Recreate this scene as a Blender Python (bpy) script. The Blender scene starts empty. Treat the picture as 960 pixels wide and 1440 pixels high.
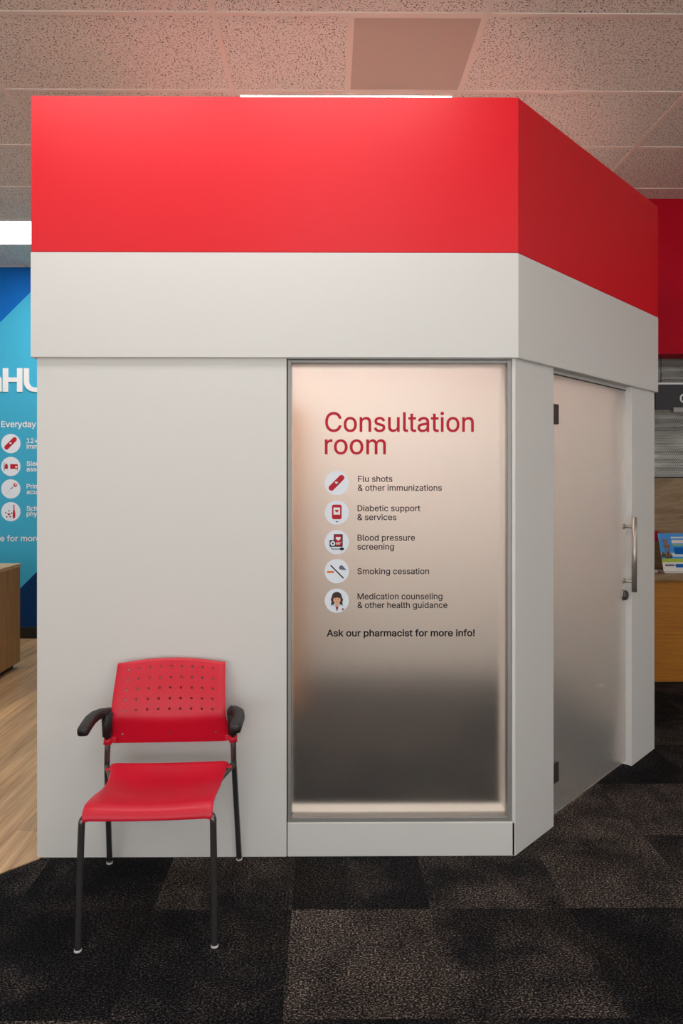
import bpy, bmesh, math, random
from mathutils import Vector, Matrix
from mathutils.geometry import delaunay_2d_cdt
R = math.radians
random.seed(4)
scene = bpy.context.scene
col = scene.collection

# ------------------------------------------------------------------ camera
CAM_Z, YAW, F, PX, PY = 1.58, R(0.4), 960.0, 466.7, 672.0
cam_d = bpy.data.cameras.new('camera')
cam = bpy.data.objects.new('camera', cam_d); col.objects.link(cam)
cam.location = (0, 0, CAM_Z); cam.rotation_euler = (R(90), 0, -YAW)
cam_d.sensor_width = 36; cam_d.sensor_fit = 'AUTO'; cam_d.lens = 24.0
cam_d.shift_x = (480 - PX) / 1440; cam_d.shift_y = (PY - 720) / 1440
cam_d.clip_start = .05
scene.camera = cam

# ------------------------------------------------------------------ light
scene.view_settings.view_transform = 'Standard'
scene.view_settings.look = 'None'
scene.view_settings.gamma = 1
scene.view_settings.use_curve_mapping = False
scene.view_settings.exposure = -0.12
world = bpy.data.worlds.new('world'); scene.world = world; world.use_nodes = True
bg = world.node_tree.nodes['Background']
bg.inputs[0].default_value = (.98, .985, 1.0, 1); bg.inputs[1].default_value = 2.1
LAMP = 7.2                                  # radiance of the ceiling light diffusers
LAMP_COL = (1.0, .985, .965)
scene.cycles.max_bounces = 14
scene.cycles.transmission_bounces = 10
scene.cycles.diffuse_bounces = 8

# ------------------------------------------------------------------ helpers
def lin(c):
    return tuple(((v/255)/12.92 if v/255 <= .04045 else ((v/255+.055)/1.055)**2.4) for v in c)

def P(px, py, Y):
    """metric X and Z of a photograph pixel on the plane at depth Y"""
    xc = (px - PX) / F
    X = Y * (xc*math.cos(YAW) + math.sin(YAW)) / (math.cos(YAW) - xc*math.sin(YAW))
    d = Y*math.cos(YAW) + X*math.sin(YAW)
    return X, CAM_Z + (PY - py) / F * d

def mat(name, rgb, rough=.5, metal=0.0, spec=.5, srgb=True):
    m = bpy.data.materials.new(name); m.use_nodes = True
    b = m.node_tree.nodes['Principled BSDF']
    c = lin(rgb) if srgb else rgb
    b.inputs['Base Color'].default_value = (*c, 1)
    b.inputs['Roughness'].default_value = rough
    b.inputs['Metallic'].default_value = metal
    b.inputs['Specular IOR Level'].default_value = spec
    return m

class N:
    """tiny node-graph helper"""
    def __init__(s, m):
        s.t = m.node_tree; s.b = s.t.nodes['Principled BSDF']
    def new(s, typ, **kw):
        n = s.t.nodes.new(typ)
        for k, v in kw.items():
            if k in n.inputs.keys(): n.inputs[k].default_value = v
            else: setattr(n, k, v)
        return n
    def link(s, a, b): s.t.links.new(a, b)
    def coords(s, scale=(1, 1, 1), rot=(0, 0, 0)):
        tc = s.new('ShaderNodeTexCoord'); mp = s.new('ShaderNodeMapping')
        mp.inputs['Scale'].default_value = scale; mp.inputs['Rotation'].default_value = rot
        s.link(tc.outputs['Object'], mp.inputs[0]); return mp.outputs[0]
    def noise(s, vec, scale, detail=2, rough=.5, dist=0):
        n = s.new('ShaderNodeTexNoise'); n.inputs['Scale'].default_value = scale
        n.inputs['Detail'].default_value = detail; n.inputs['Roughness'].default_value = rough
        n.inputs['Distortion'].default_value = dist
        s.link(vec, n.inputs['Vector']); return n.outputs['Fac']
    def ramp(s, fac, stops):
        n = s.new('ShaderNodeValToRGB'); e = n.color_ramp.elements
        while len(e) < len(stops): e.new(.5)
        for el, (p, c) in zip(e, stops):
            el.position = p; el.color = (*c, 1) if len(c) == 3 else c
        s.link(fac, n.inputs[0]); return n.outputs[0]
    def math(s, op, a, b=None):
        n = s.new('ShaderNodeMath', operation=op)
        for i, v in enumerate((a, b)):
            if v is None: continue
            if isinstance(v, (int, float)): n.inputs[i].default_value = v
            else: s.link(v, n.inputs[i])
        return n.outputs[0]
    def mix(s, fac, a, b, mode='MIX'):
        n = s.new('ShaderNodeMix', data_type='RGBA', blend_type=mode)
        for sock, v in ((n.inputs[0], fac), (n.inputs[6], a), (n.inputs[7], b)):
            if isinstance(v, (int, float)): sock.default_value = v
            elif isinstance(v, tuple): sock.default_value = (*v, 1) if len(v) == 3 else v
            else: s.link(v, sock)
        return n.outputs[2]
    def bump(s, h, strength, dist=.002):
        n = s.new('ShaderNodeBump'); n.inputs['Strength'].default_value = strength
        n.inputs['Distance'].default_value = dist
        s.link(h, n.inputs['Height']); s.link(n.outputs[0], s.b.inputs['Normal'])
    def color(s, c): s.link(c, s.b.inputs['Base Color'])

def link_obj(name, me, parent=None):
    o = bpy.data.objects.new(name, me); col.objects.link(o)
    if parent: o.parent = parent
    return o

def tag(o, label=None, cat=None, group=None, kind=None):
    if label: o['label'] = label
    if cat: o['category'] = cat
    if group: o['group'] = group
    if kind: o['kind'] = kind
    return o

def empty(name, loc=(0, 0, 0), rz=0):
    o = bpy.data.objects.new(name, None); col.objects.link(o)
    o.location = loc; o.rotation_euler = (0, 0, rz); o.empty_display_size = .1
    return o

def finish(bm, name, mats, parent=None, smooth=False):
    bmesh.ops.recalc_face_normals(bm, faces=bm.faces)
    me = bpy.data.meshes.new(name); bm.to_mesh(me); bm.free()
    for m in (mats if isinstance(mats, (list, tuple)) else [mats]): me.materials.append(m)
    if smooth:
        for p in me.polygons: p.use_smooth = True
    return link_obj(name, me, parent)

def merge(bm, tmp, mi=0):
    for f in tmp.faces: f.material_index = mi
    me = bpy.data.meshes.new('tmp'); tmp.to_mesh(me); tmp.free()
    bm.from_mesh(me); bpy.data.meshes.remove(me)

def box(bm, x0, x1, y0, y1, z0, z1, bev=0.0, mi=0, seg=2):
    t = bmesh.new(); bmesh.ops.create_cube(t, size=1)
    bmesh.ops.scale(t, vec=(abs(x1-x0), abs(y1-y0), abs(z1-z0)), verts=t.verts)
    bmesh.ops.translate(t, vec=((x0+x1)/2, (y0+y1)/2, (z0+z1)/2), verts=t.verts)
    if bev: bmesh.ops.bevel(t, geom=t.edges[:], offset=bev, segments=seg, affect='EDGES', profile=.6)
    bmesh.ops.recalc_face_normals(t, faces=t.faces)
    merge(bm, t, mi)

def prism(bm, pts, z0, z1, bev=0.0, mi=0):
    t = bmesh.new()
    lo = [t.verts.new((x, y, z0)) for x, y in pts]; hi = [t.verts.new((x, y, z1)) for x, y in pts]
    t.faces.new(lo); t.faces.new(hi)
    n = len(pts)
    for i in range(n): t.faces.new((lo[i], lo[(i+1) % n], hi[(i+1) % n], hi[i]))
    bmesh.ops.recalc_face_normals(t, faces=t.faces)
    if bev: bmesh.ops.bevel(t, geom=t.edges[:], offset=bev, segments=2, affect='EDGES', profile=.6)
    merge(bm, t, mi)

def tube(bm, pts, r, seg=16, mi=0, caps=True, round_iter=0, rad=None):
    """round tube along a polyline; round_iter rounds its corners"""
    pts = [Vector(p) for p in pts]
    for _ in range(round_iter):
        q = [pts[0]]
        for a, b in zip(pts, pts[1:]):
            q += [a.lerp(b, .25), a.lerp(b, .75)]
        q.append(pts[-1]); pts = q
    t = bmesh.new(); rings = []; up = None
    for i, p in enumerate(pts):
        d = (pts[min(i+1, len(pts)-1)] - pts[max(i-1, 0)]).normalized()
        if up is None: up = d.orthogonal().normalized()
        up = (up - d*up.dot(d)).normalized(); s = d.cross(up)
        rr = rad[i] if rad else r
        rings.append([t.verts.new(p + (up*math.cos(2*math.pi*k/seg) + s*math.sin(2*math.pi*k/seg))*rr) for k in range(seg)])
    for a, b in zip(rings, rings[1:]):
        for k in range(seg): t.faces.new((a[k], a[(k+1) % seg], b[(k+1) % seg], b[k]))
    if caps: t.faces.new(rings[0]); t.faces.new(rings[-1])
    for f in t.faces: f.smooth = len(f.verts) == 4
    bmesh.ops.recalc_face_normals(t, faces=t.faces)
    merge(bm, t, mi)

def poly(bm, pts, mi=0):
    f = bm.faces.new([bm.verts.new(p) for p in pts]); f.material_index = mi

# letter outlines (advance, bezier splines as handle-point-handle triples), thousandths of the type size
GLYPHS = {
 '!': (196, ('87 160 67 160 66 277 65 393 63 509 86 509 109 509 132 509 131 393 129 277 128 160 108 160', '111 -4 98 -4 85 -4 75 0 66 9 57 18 52 28 52 41 52 53 57 64 66 73 75 82 85 86 98 86 111 86 121 82 130 73 139 64 143 53 143 41 143 28 139 18 130 9 121 0',)),
 '&': (448, ('221 -7 197 -7 163 -7 135 -1 110 12 86 24 67 41 54 62 41 83 34 107 34 133 34 155 39 174 47 189 56 205 69 220 85 235 101 249 119 263 140 279 166 298 191 316 216 335 223 340 230 346 237 352 244 359 250 366 255 375 259 384 262 394 262 405 262 421 256 434 245 445 235 456 220 461 201 461 189 461 178 458 168 453 158 448 151 441 145 431 140 422 137 411 137 399 137 386 140 374 145 363 151 352 159 340 169 327 179 315 190 300 204 284 282 189 360 95 438 0 413 0 389 0 364 0 300 77 236 154 171 231 152 255 135 275 121 293 107 310 95 327 87 344 79 361 75 379 75 398 75 421 81 441 91 458 101 475 116 489 134 499 153 509 175 513 200 513 225 513 247 509 266 499 284 489 298 476 308 459 319 443 324 424 324 404 324 389 321 375 315 362 309 348 302 336 291 325 281 314 269 303 256 293 222 268 188 243 154 217 133 202 119 188 110 174 101 161 97 147 97 131 97 115 101 100 109 87 117 75 129 65 143 57 158 50 174 46 193 46 213 46 233 51 251 59 270 68 286 80 301 95 316 111 328 130 336 151 345 173 349 197 349 224 368 224 388 224 408 224 408 192 404 165 397 144 389 122 381 105 371 92 361 79 352 69 345 62 341 57 337 52 333 47 316 29 296 16 271 7 246 -2',)),
 "'": (206, ('95 318 78 318 75 381 73 445 70 509 92 509 114 509 136 509 133 445 131 381 128 318 112 318',)),
 '+': (453, ('217 34 198 34 198 144 198 254 198 364 217 364 236 364 255 364 255 254 255 144 255 34 236 34', '171 172 61 172 61 190 61 208 61 226 171 226 281 226 391 226 391 208 391 190 391 172 281 172',)),
 '1': (453, ('181 0 76 0 76 18 76 36 76 55 181 55 286 55 391 55 391 36 391 18 391 0 286 0', '250 509 276 509 276 339 276 170 276 0 255 0 234 0 212 0 212 149 212 299 212 448 211 448 210 448 209 448 168 418 127 388 86 358 86 381 86 404 86 427 123 454 161 481 198 509 224 509',)),
 '2': (453, ('172 0 64 0 64 16 64 32 64 47 121 108 177 168 234 229 254 249 270 267 282 282 295 298 304 313 311 327 317 341 320 356 320 371 320 390 316 405 308 419 299 432 288 442 273 449 259 456 242 460 224 460 204 460 187 456 172 447 158 439 147 428 139 413 131 399 127 382 127 362 107 362 86 362 66 362 66 392 72 419 86 442 100 465 119 483 143 496 167 509 194 516 225 516 255 516 282 509 306 497 329 484 348 467 361 445 374 424 381 399 381 372 381 354 378 335 371 318 364 300 353 280 336 259 319 237 296 211 267 180 229 140 191 100 153 60 153 59 153 58 153 57 231 57 310 57 389 57 389 38 389 19 389 0 281 0',)),
 'A': (480, ('39 0 16 0 78 170 140 339 201 509 226 509 251 509 276 509 338 339 401 170 463 0 440 0 418 0 395 0 359 101 323 202 287 302 281 321 273 344 264 372 255 400 245 435 232 478 236 478 241 478 245 478 233 435 222 399 213 371 204 343 196 320 191 302 155 202 120 101 85 0 62 0', '197 142 110 142 110 161 110 180 110 199 197 199 283 199 370 199 370 180 370 161 370 142 283 142',)),
 'B': (456, ('122 0 60 0 60 170 60 339 60 509 120 509 181 509 241 509 276 509 306 503 329 491 352 479 369 462 381 442 392 422 398 399 398 374 398 352 394 334 387 320 379 306 369 294 356 286 344 277 330 271 315 267 315 265 315 264 315 262 331 261 347 255 363 245 379 235 392 221 402 203 413 185 418 163 418 136 418 111 412 87 400 67 388 46 370 30 344 18 319 6 287 0 247 0 184 0', '125 115 125 57 165 57 205 57 245 57 284 57 313 65 330 80 347 95 355 114 355 137 355 154 351 170 342 184 334 198 321 209 306 218 290 227 271 231 248 231 207 231 166 231 125 231 125 173', '125 341 125 285 162 285 200 285 238 285 257 285 273 289 288 296 303 303 315 313 323 326 332 339 336 355 336 372 336 395 328 414 313 429 297 444 273 452 240 452 202 452 163 452 125 452 125 396',)),
 'C': (510, ('293 -7 267 -7 223 -7 184 4 150 25 116 46 89 76 70 115 50 154 40 201 40 254 40 308 50 354 70 393 89 432 116 462 150 484 184 505 223 516 267 516 293 516 317 512 340 504 363 497 384 486 402 471 420 457 436 439 448 418 460 398 468 374 473 348 451 348 430 348 408 348 404 366 398 381 389 395 381 408 370 419 357 428 345 438 331 444 315 449 300 454 284 456 267 456 236 456 208 448 184 432 159 417 139 394 125 364 111 334 103 297 103 254 103 211 111 175 125 145 140 115 159 92 184 76 209 61 236 53 267 53 284 53 300 55 315 60 331 65 345 71 357 81 370 90 381 101 389 114 398 128 404 143 408 160 430 160 451 160 473 160 469 135 460 111 448 91 436 70 421 52 402 38 384 23 363 12 341 5 318 -3',)),
 'D': (502, ('271 0 219 0 178 0 137 0 96 0 96 19 96 38 96 57 136 57 175 57 215 57 256 57 291 65 318 81 345 97 366 119 379 149 392 179 399 214 399 255 399 296 392 331 379 361 366 390 346 412 320 428 293 444 260 452 221 452 178 452 136 452 93 452 93 471 93 490 93 509 137 509 181 509 225 509 275 509 317 499 353 478 388 458 415 429 433 391 452 353 462 308 462 255 462 202 452 157 433 119 414 81 387 51 351 31 314 10', '103 509 125 509 125 339 125 170 125 0 103 0 82 0 60 0 60 170 60 339 60 509 82 509',)),
 'E': (419, ('165 0 60 0 60 170 60 339 60 509 164 509 268 509 372 509 372 490 372 471 372 452 290 452 207 452 125 452 125 396 125 341 125 286 202 286 278 286 355 286 355 267 355 248 355 229 278 229 202 229 125 229 125 172 125 114 125 57 208 57 292 57 375 57 375 38 375 19 375 0 270 0',)),
 'F': (410, ('82 0 60 0 60 170 60 339 60 509 163 509 266 509 369 509 369 490 369 471 369 452 288 452 206 452 125 452 125 394 125 336 125 278 198 278 272 278 346 278 346 259 346 240 346 221 272 221 198 221 125 221 125 147 125 74 125 0 103 0',)),
 'M': (628, ('81 0 60 0 60 170 60 339 60 509 91 509 121 509 152 509 193 402 235 294 277 187 280 180 284 170 287 159 291 148 295 136 299 123 303 110 307 97 311 84 315 71 319 59 322 49 317 49 312 49 307 49 310 59 314 70 318 83 322 95 326 108 330 121 334 134 338 147 342 158 346 170 349 179 352 187 394 294 435 402 476 509 507 509 537 509 568 509 568 339 568 170 568 0 547 0 525 0 504 0 504 97 504 194 504 291 504 302 504 314 504 327 505 340 505 354 505 369 505 383 506 398 506 413 506 428 507 443 507 457 509 457 511 457 513 457 508 441 503 426 498 409 492 393 487 378 482 363 477 348 472 334 467 322 463 309 459 299 456 291 418 194 380 97 342 0 323 0 305 0 286 0 248 97 209 194 170 291 167 299 163 309 159 321 155 333 150 346 145 361 140 376 135 391 129 408 124 424 118 441 112 457 114 457 117 457 119 457 119 444 120 431 120 416 120 401 121 387 121 372 121 357 121 342 122 328 122 315 122 302 122 291 122 194 122 97 122 0 101 0',)),
 'P': (445, ('82 0 60 0 60 170 60 339 60 509 118 509 177 509 235 509 274 509 307 502 332 487 358 473 377 454 390 430 402 405 409 378 409 348 409 317 402 290 390 265 377 241 358 222 332 207 307 193 274 186 235 186 193 186 151 186 109 186 109 205 109 224 109 242 150 242 191 242 233 242 259 242 281 247 297 256 313 265 325 278 333 294 341 310 344 328 344 348 344 368 341 386 333 402 325 417 313 430 297 439 280 448 259 452 232 452 196 452 160 452 125 452 125 301 125 151 125 0 103 0',)),
 'S': (447, ('263 -9 224 -9 187 -9 155 -3 128 9 100 21 79 38 64 60 49 82 40 107 38 137 60 137 82 137 104 137 106 117 112 101 123 88 134 75 149 65 166 59 184 52 203 49 224 49 247 49 268 53 286 60 304 68 319 78 329 92 340 105 346 121 346 139 346 155 341 169 332 179 323 189 311 198 296 205 281 211 264 217 245 222 224 228 204 234 184 239 142 251 109 268 86 289 63 311 52 339 52 372 52 401 60 426 75 448 90 469 111 486 138 498 164 510 194 516 227 516 261 516 290 510 316 498 342 486 362 469 377 449 392 428 400 404 401 378 380 378 358 378 337 378 335 403 323 423 302 437 281 451 256 459 225 459 203 459 184 455 167 448 151 441 138 431 129 418 120 406 115 391 115 376 115 358 120 344 131 334 142 323 154 314 169 308 184 302 199 297 212 293 230 289 247 284 264 279 279 275 295 270 312 264 328 257 344 248 359 238 373 227 385 214 395 198 404 181 408 162 408 139 408 111 401 86 386 64 372 41 351 24 323 11 296 -2',)),
 'V': (480, ('229 0 204 0 141 170 79 339 16 509 39 509 62 509 84 509 120 408 156 307 192 206 198 189 206 166 215 137 224 109 235 73 248 31 243 31 239 31 235 31 247 74 258 110 267 138 276 166 284 189 290 206 325 307 360 408 395 509 417 509 440 509 463 509 401 339 340 170 278 0 253 0',)),
 'a': (389, ('182 -9 160 -9 136 -9 114 -4 94 5 75 14 59 27 48 45 36 62 30 83 30 108 30 130 35 147 43 161 52 175 63 185 78 193 92 201 108 207 125 211 143 215 160 218 178 220 201 223 219 225 234 227 248 228 258 231 265 235 272 239 276 245 276 255 276 255 276 256 276 257 276 272 273 286 267 297 261 308 252 316 240 322 228 328 213 331 196 331 178 331 162 328 149 322 136 317 126 309 118 301 110 292 104 283 100 274 80 280 61 285 41 291 50 314 62 332 79 346 95 360 113 369 133 375 153 381 173 384 194 384 208 384 223 383 239 379 255 376 271 370 286 360 301 351 313 338 322 320 332 303 337 280 337 251 337 168 337 84 337 0 317 0 297 0 277 0 277 17 277 35 277 52 275 52 274 52 272 52 268 43 261 34 252 25 243 15 230 7 215 1 200 -5', '155 45 170 45 193 45 212 50 228 59 243 68 255 79 263 93 271 107 276 122 276 138 276 155 276 173 276 190 273 187 268 184 259 182 251 180 242 178 231 176 221 174 210 172 200 171 190 170 182 169 175 168 161 166 147 163 134 159 121 154 111 148 103 139 96 131 92 119 92 105 92 92 95 81 102 72 109 63 118 57 130 52 142 48',)),
 'b': (424, ('261 -8 229 -8 206 -8 187 -4 172 4 158 12 146 21 138 31 129 42 123 51 118 59 116 59 114 59 112 59 112 39 112 20 112 0 92 0 72 0 53 0 53 170 53 339 53 509 73 509 93 509 114 509 114 446 114 382 114 319 115 319 117 319 118 319 123 327 129 336 137 346 145 356 157 365 171 373 186 381 205 384 229 384 261 384 289 376 313 361 337 345 356 322 370 293 383 263 390 229 390 189 390 149 383 114 370 84 356 55 337 32 313 16 289 0', '197 47 220 47 244 47 263 53 279 66 295 78 308 95 316 117 324 138 328 162 328 189 328 216 324 240 316 261 308 282 296 299 280 311 264 324 244 330 220 330 197 330 177 324 161 312 145 300 133 284 125 263 117 242 113 217 113 189 113 161 117 136 125 115 133 94 146 77 162 65 178 53',)),
 'c': (396, ('226 -8 207 -8 173 -8 143 0 117 16 91 33 71 56 56 85 41 114 34 149 34 187 34 227 41 262 56 291 71 321 91 343 117 360 143 376 173 384 207 384 226 384 243 382 260 377 276 372 292 365 305 356 319 347 330 335 340 322 350 309 357 294 362 277 342 272 322 267 303 262 300 272 296 281 290 289 285 297 278 305 270 311 262 317 253 322 242 325 232 328 220 330 207 330 182 330 161 323 145 310 129 297 116 280 108 258 100 237 96 213 96 187 96 162 100 139 108 117 116 96 129 79 145 66 161 53 182 46 207 46 220 46 232 48 243 52 253 55 263 60 271 66 279 72 286 80 292 89 297 97 301 107 304 117 324 112 343 107 363 102 358 85 351 70 341 56 332 43 320 31 306 21 293 12 277 4 261 -1 244 -6',)),
 'd': (424, ('219 -8 195 -8 164 -8 136 0 111 16 87 32 68 55 55 84 41 114 34 149 34 189 34 229 41 263 55 293 69 322 88 345 112 361 136 376 164 384 196 384 219 384 238 381 253 373 268 365 279 356 287 346 296 336 302 327 306 319 308 319 309 319 311 319 311 382 311 446 311 509 331 509 351 509 372 509 372 339 372 170 372 0 352 0 332 0 313 0 313 20 313 39 313 59 311 59 309 59 307 59 302 51 295 42 287 31 278 21 267 12 252 4 238 -4', '181 47 205 47 227 47 247 53 263 65 279 77 291 94 299 115 308 136 312 161 312 189 312 217 308 242 300 263 292 284 279 300 263 312 247 324 228 330 205 330 181 330 161 324 145 311 129 299 116 282 108 261 100 240 96 216 96 189 96 162 100 138 109 117 117 95 129 78 145 66 161 53',)),
 'e': (404, ('238 -8 212 -8 175 -8 143 0 117 16 90 33 70 56 56 85 41 114 34 148 34 187 34 226 41 260 55 290 69 319 89 343 115 359 141 376 171 384 205 384 226 384 246 381 266 374 285 367 303 356 319 341 335 326 348 306 357 282 366 258 371 228 371 194 371 186 371 178 371 169 272 169 174 169 75 169 75 187 75 204 75 221 163 221 250 221 338 221 329 215 319 208 310 202 310 227 306 249 298 269 290 288 278 303 263 314 247 325 228 330 205 330 182 330 163 325 146 313 130 302 118 288 109 270 100 251 96 232 96 211 96 200 96 189 96 178 96 150 101 126 110 106 120 87 134 72 151 61 168 51 189 46 212 46 228 46 241 48 254 53 266 57 277 64 285 73 294 82 301 93 306 105 325 101 345 96 365 91 359 71 349 54 335 39 321 24 303 13 283 4 262 -4',)),
 'f': (254, ('154 379 228 379 228 362 228 344 228 327 154 327 80 327 6 327 6 344 6 362 6 379 80 379', '101 0 81 0 81 144 81 288 81 432 81 453 86 471 96 486 106 500 119 511 135 519 152 526 169 530 187 530 201 530 213 529 222 527 232 525 238 523 243 521 238 503 233 486 227 468 224 470 220 471 215 472 210 473 203 474 195 474 176 474 163 469 154 460 146 451 142 437 142 419 142 279 142 140 142 0 121 0',)),
 'g': (425, ('238 -151 207 -151 179 -151 155 -147 134 -140 113 -132 96 -123 82 -110 69 -98 58 -84 51 -69 67 -60 84 -50 101 -41 107 -49 113 -57 122 -66 130 -75 141 -82 154 -88 168 -94 186 -97 207 -97 238 -97 263 -90 282 -75 302 -60 311 -37 311 -6 311 19 311 44 311 68 310 68 308 68 306 68 301 60 295 51 287 41 278 32 267 23 252 16 238 8 219 5 195 5 164 5 137 12 113 27 88 41 69 62 55 90 41 118 34 152 34 191 34 230 41 264 55 293 69 322 88 345 112 361 137 376 165 384 196 384 220 384 239 381 253 373 268 365 280 356 288 346 297 336 303 327 308 319 309 319 311 319 313 319 313 339 313 359 313 379 333 379 353 379 372 379 372 250 372 121 372 -9 372 -42 365 -69 350 -90 335 -111 316 -126 291 -136 266 -146', '181 59 205 59 228 59 248 64 264 75 280 86 292 101 300 121 308 141 312 165 312 193 312 220 308 243 300 264 292 284 280 301 264 312 248 324 228 330 205 330 181 330 161 324 145 312 129 299 117 283 109 262 100 242 96 219 96 193 96 166 100 143 109 123 117 103 129 87 145 76 162 65',)),
 'h': (410, ('114 249 114 227 114 151 114 76 114 0 93 0 73 0 53 0 53 170 53 339 53 509 73 509 93 509 114 509 114 435 114 361 114 287 110 287 106 287 102 287 114 322 131 347 152 362 174 377 199 384 227 384 253 384 276 379 295 369 315 358 330 342 341 321 352 299 357 273 357 240 357 160 357 80 357 0 337 0 316 0 296 0 296 78 296 157 296 235 296 265 288 288 273 304 258 321 237 329 210 329 192 329 175 325 161 317 146 309 135 298 126 283 118 267',)),
 'i': (167, ('73 0 53 0 53 126 53 253 53 379 73 379 93 379 114 379 114 253 114 126 114 0 93 0', '95 443 84 443 72 443 62 447 54 455 45 462 41 472 41 483 41 494 45 504 54 512 62 520 72 524 84 524 95 524 106 520 114 512 122 504 126 494 126 483 126 472 122 462 114 455 106 447',)),
 'k': (381, ('132 158 110 137 110 162 110 187 110 212 113 212 117 212 121 212 175 268 230 323 284 379 310 379 335 379 360 379 301 319 243 259 184 199 182 199 179 199 177 199 155 178', '73 0 53 0 53 170 53 339 53 509 73 509 93 509 114 509 114 339 114 170 114 0 93 0', '320 0 294 0 245 62 197 124 148 186 162 200 177 214 191 229 252 152 312 76 372 0 346 0',)),
 'l': (189, ('147 -2 139 -2 110 -2 88 5 74 20 60 35 53 57 53 84 53 226 53 367 53 509 73 509 93 509 114 509 114 372 114 235 114 99 114 81 116 69 120 62 125 55 133 52 146 52 152 52 157 52 160 53 164 53 167 54 170 54 173 37 177 20 181 3 175 1 169 0 162 -1 154 -2',)),
 'm': (610, ('73 0 53 0 53 126 53 253 53 379 72 379 92 379 112 379 112 351 112 323 112 295 111 295 109 295 108 295 113 316 121 332 132 346 144 359 157 369 172 376 187 383 203 386 219 386 247 386 270 378 287 361 305 344 316 322 321 295 318 295 315 295 312 295 317 313 325 329 337 343 349 357 364 367 381 375 398 382 416 386 437 386 459 386 479 381 497 372 515 362 530 348 541 328 551 309 557 285 557 255 557 170 557 85 557 0 536 0 516 0 496 0 496 85 496 169 496 254 496 281 488 301 473 313 457 325 439 330 419 330 402 330 387 327 374 320 362 313 352 303 345 290 339 278 335 263 335 247 335 165 335 82 335 0 315 0 295 0 274 0 274 87 274 173 274 260 274 281 267 298 253 311 239 324 221 330 199 330 185 330 171 327 158 320 144 313 134 303 126 289 118 276 114 258 114 238 114 159 114 79 114 0 93 0',)),
 'n': (410, ('114 249 114 227 114 151 114 76 114 0 93 0 73 0 53 0 53 126 53 253 53 379 72 379 92 379 112 379 112 349 112 318 112 287 109 287 106 287 102 287 114 322 131 347 152 362 174 377 199 384 227 384 253 384 276 379 295 369 314 358 330 342 341 321 352 299 357 273 357 240 357 160 357 80 357 0 337 0 316 0 296 0 296 78 296 157 296 235 296 265 288 288 273 304 258 321 237 329 210 329 192 329 175 325 161 317 146 309 135 298 126 283 118 267',)),
 'o': (415, ('242 -8 207 -8 173 -8 143 0 117 16 91 33 71 56 56 85 41 114 34 149 34 187 34 227 41 262 56 291 71 321 91 343 117 360 143 376 173 384 207 384 242 384 273 376 299 360 325 343 345 321 359 291 374 262 381 227 381 187 381 149 374 114 359 85 345 56 325 33 299 16 273 0', '182 46 207 46 233 46 254 53 270 66 287 79 299 96 307 117 315 139 319 162 319 187 319 213 315 236 307 258 299 280 287 297 270 310 254 323 233 330 207 330 182 330 161 323 145 310 129 297 116 280 108 258 100 237 96 213 96 187 96 162 100 139 108 117 116 96 129 79 145 66 161 53',)),
 'p': (424, ('73 -143 53 -143 53 31 53 205 53 379 72 379 92 379 112 379 112 359 112 339 112 319 114 319 116 319 118 319 123 327 129 336 137 346 145 356 157 365 171 373 186 381 205 384 229 384 261 384 289 376 313 361 337 345 356 322 370 293 383 263 390 229 390 189 390 149 383 114 370 84 356 55 337 32 313 16 289 0 261 -8 229 -8 206 -8 187 -4 173 4 158 12 146 21 138 31 130 42 123 51 118 59 117 59 115 59 114 59 114 -8 114 -76 114 -143 93 -143', '197 47 220 47 244 47 263 53 279 66 295 78 308 95 316 117 324 138 328 162 328 189 328 216 324 240 316 261 308 282 296 299 280 311 264 324 244 330 220 330 197 330 177 324 161 312 145 300 133 284 125 263 117 242 113 217 113 189 113 161 117 136 125 115 133 94 146 77 162 65 178 53',)),
 'r': (259, ('73 0 53 0 53 126 53 253 53 379 72 379 92 379 112 379 112 360 112 340 112 321 113 321 114 321 115 321 122 340 135 355 152 367 170 379 190 385 213 385 218 385 223 385 229 384 235 384 240 384 243 384 243 363 243 343 243 322 242 323 237 323 230 324 223 325 215 326 207 326 189 326 173 322 159 315 145 307 134 297 126 284 118 270 114 255 114 237 114 158 114 79 114 0 93 0',)),
 's': (365, ('211 -8 182 -8 156 -8 133 -4 112 3 92 11 75 23 62 38 49 53 40 72 36 94 55 98 74 102 94 107 99 86 109 70 124 60 139 50 158 45 181 45 208 45 229 51 244 62 260 74 268 87 268 103 268 116 263 127 254 136 245 144 231 151 212 155 191 160 170 165 149 170 115 178 89 191 72 208 55 225 47 247 47 274 47 296 53 315 65 332 77 348 94 361 115 370 136 380 160 384 187 384 213 384 235 380 254 372 272 365 287 353 299 339 310 325 319 309 324 290 305 286 287 281 268 277 263 292 255 304 243 316 230 327 212 333 187 333 165 333 146 327 131 317 116 306 109 293 109 277 109 263 114 252 124 243 134 235 150 228 172 223 191 218 210 214 229 209 264 201 290 188 306 171 323 154 331 133 331 107 331 84 325 64 312 47 300 30 282 16 260 6 237 -3',)),
 't': (227, ('138 379 204 379 204 362 204 344 204 327 138 327 72 327 6 327 6 344 6 362 6 379 72 379', '65 345 65 471 85 471 106 471 126 471 126 347 126 222 126 98 126 81 129 69 136 61 143 54 154 50 170 50 174 50 179 50 185 51 191 52 197 53 202 54 206 36 209 19 213 2 207 0 200 -2 192 -3 184 -4 176 -4 168 -4 136 -4 110 4 92 21 74 38 65 62 65 93 65 219',)),
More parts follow.
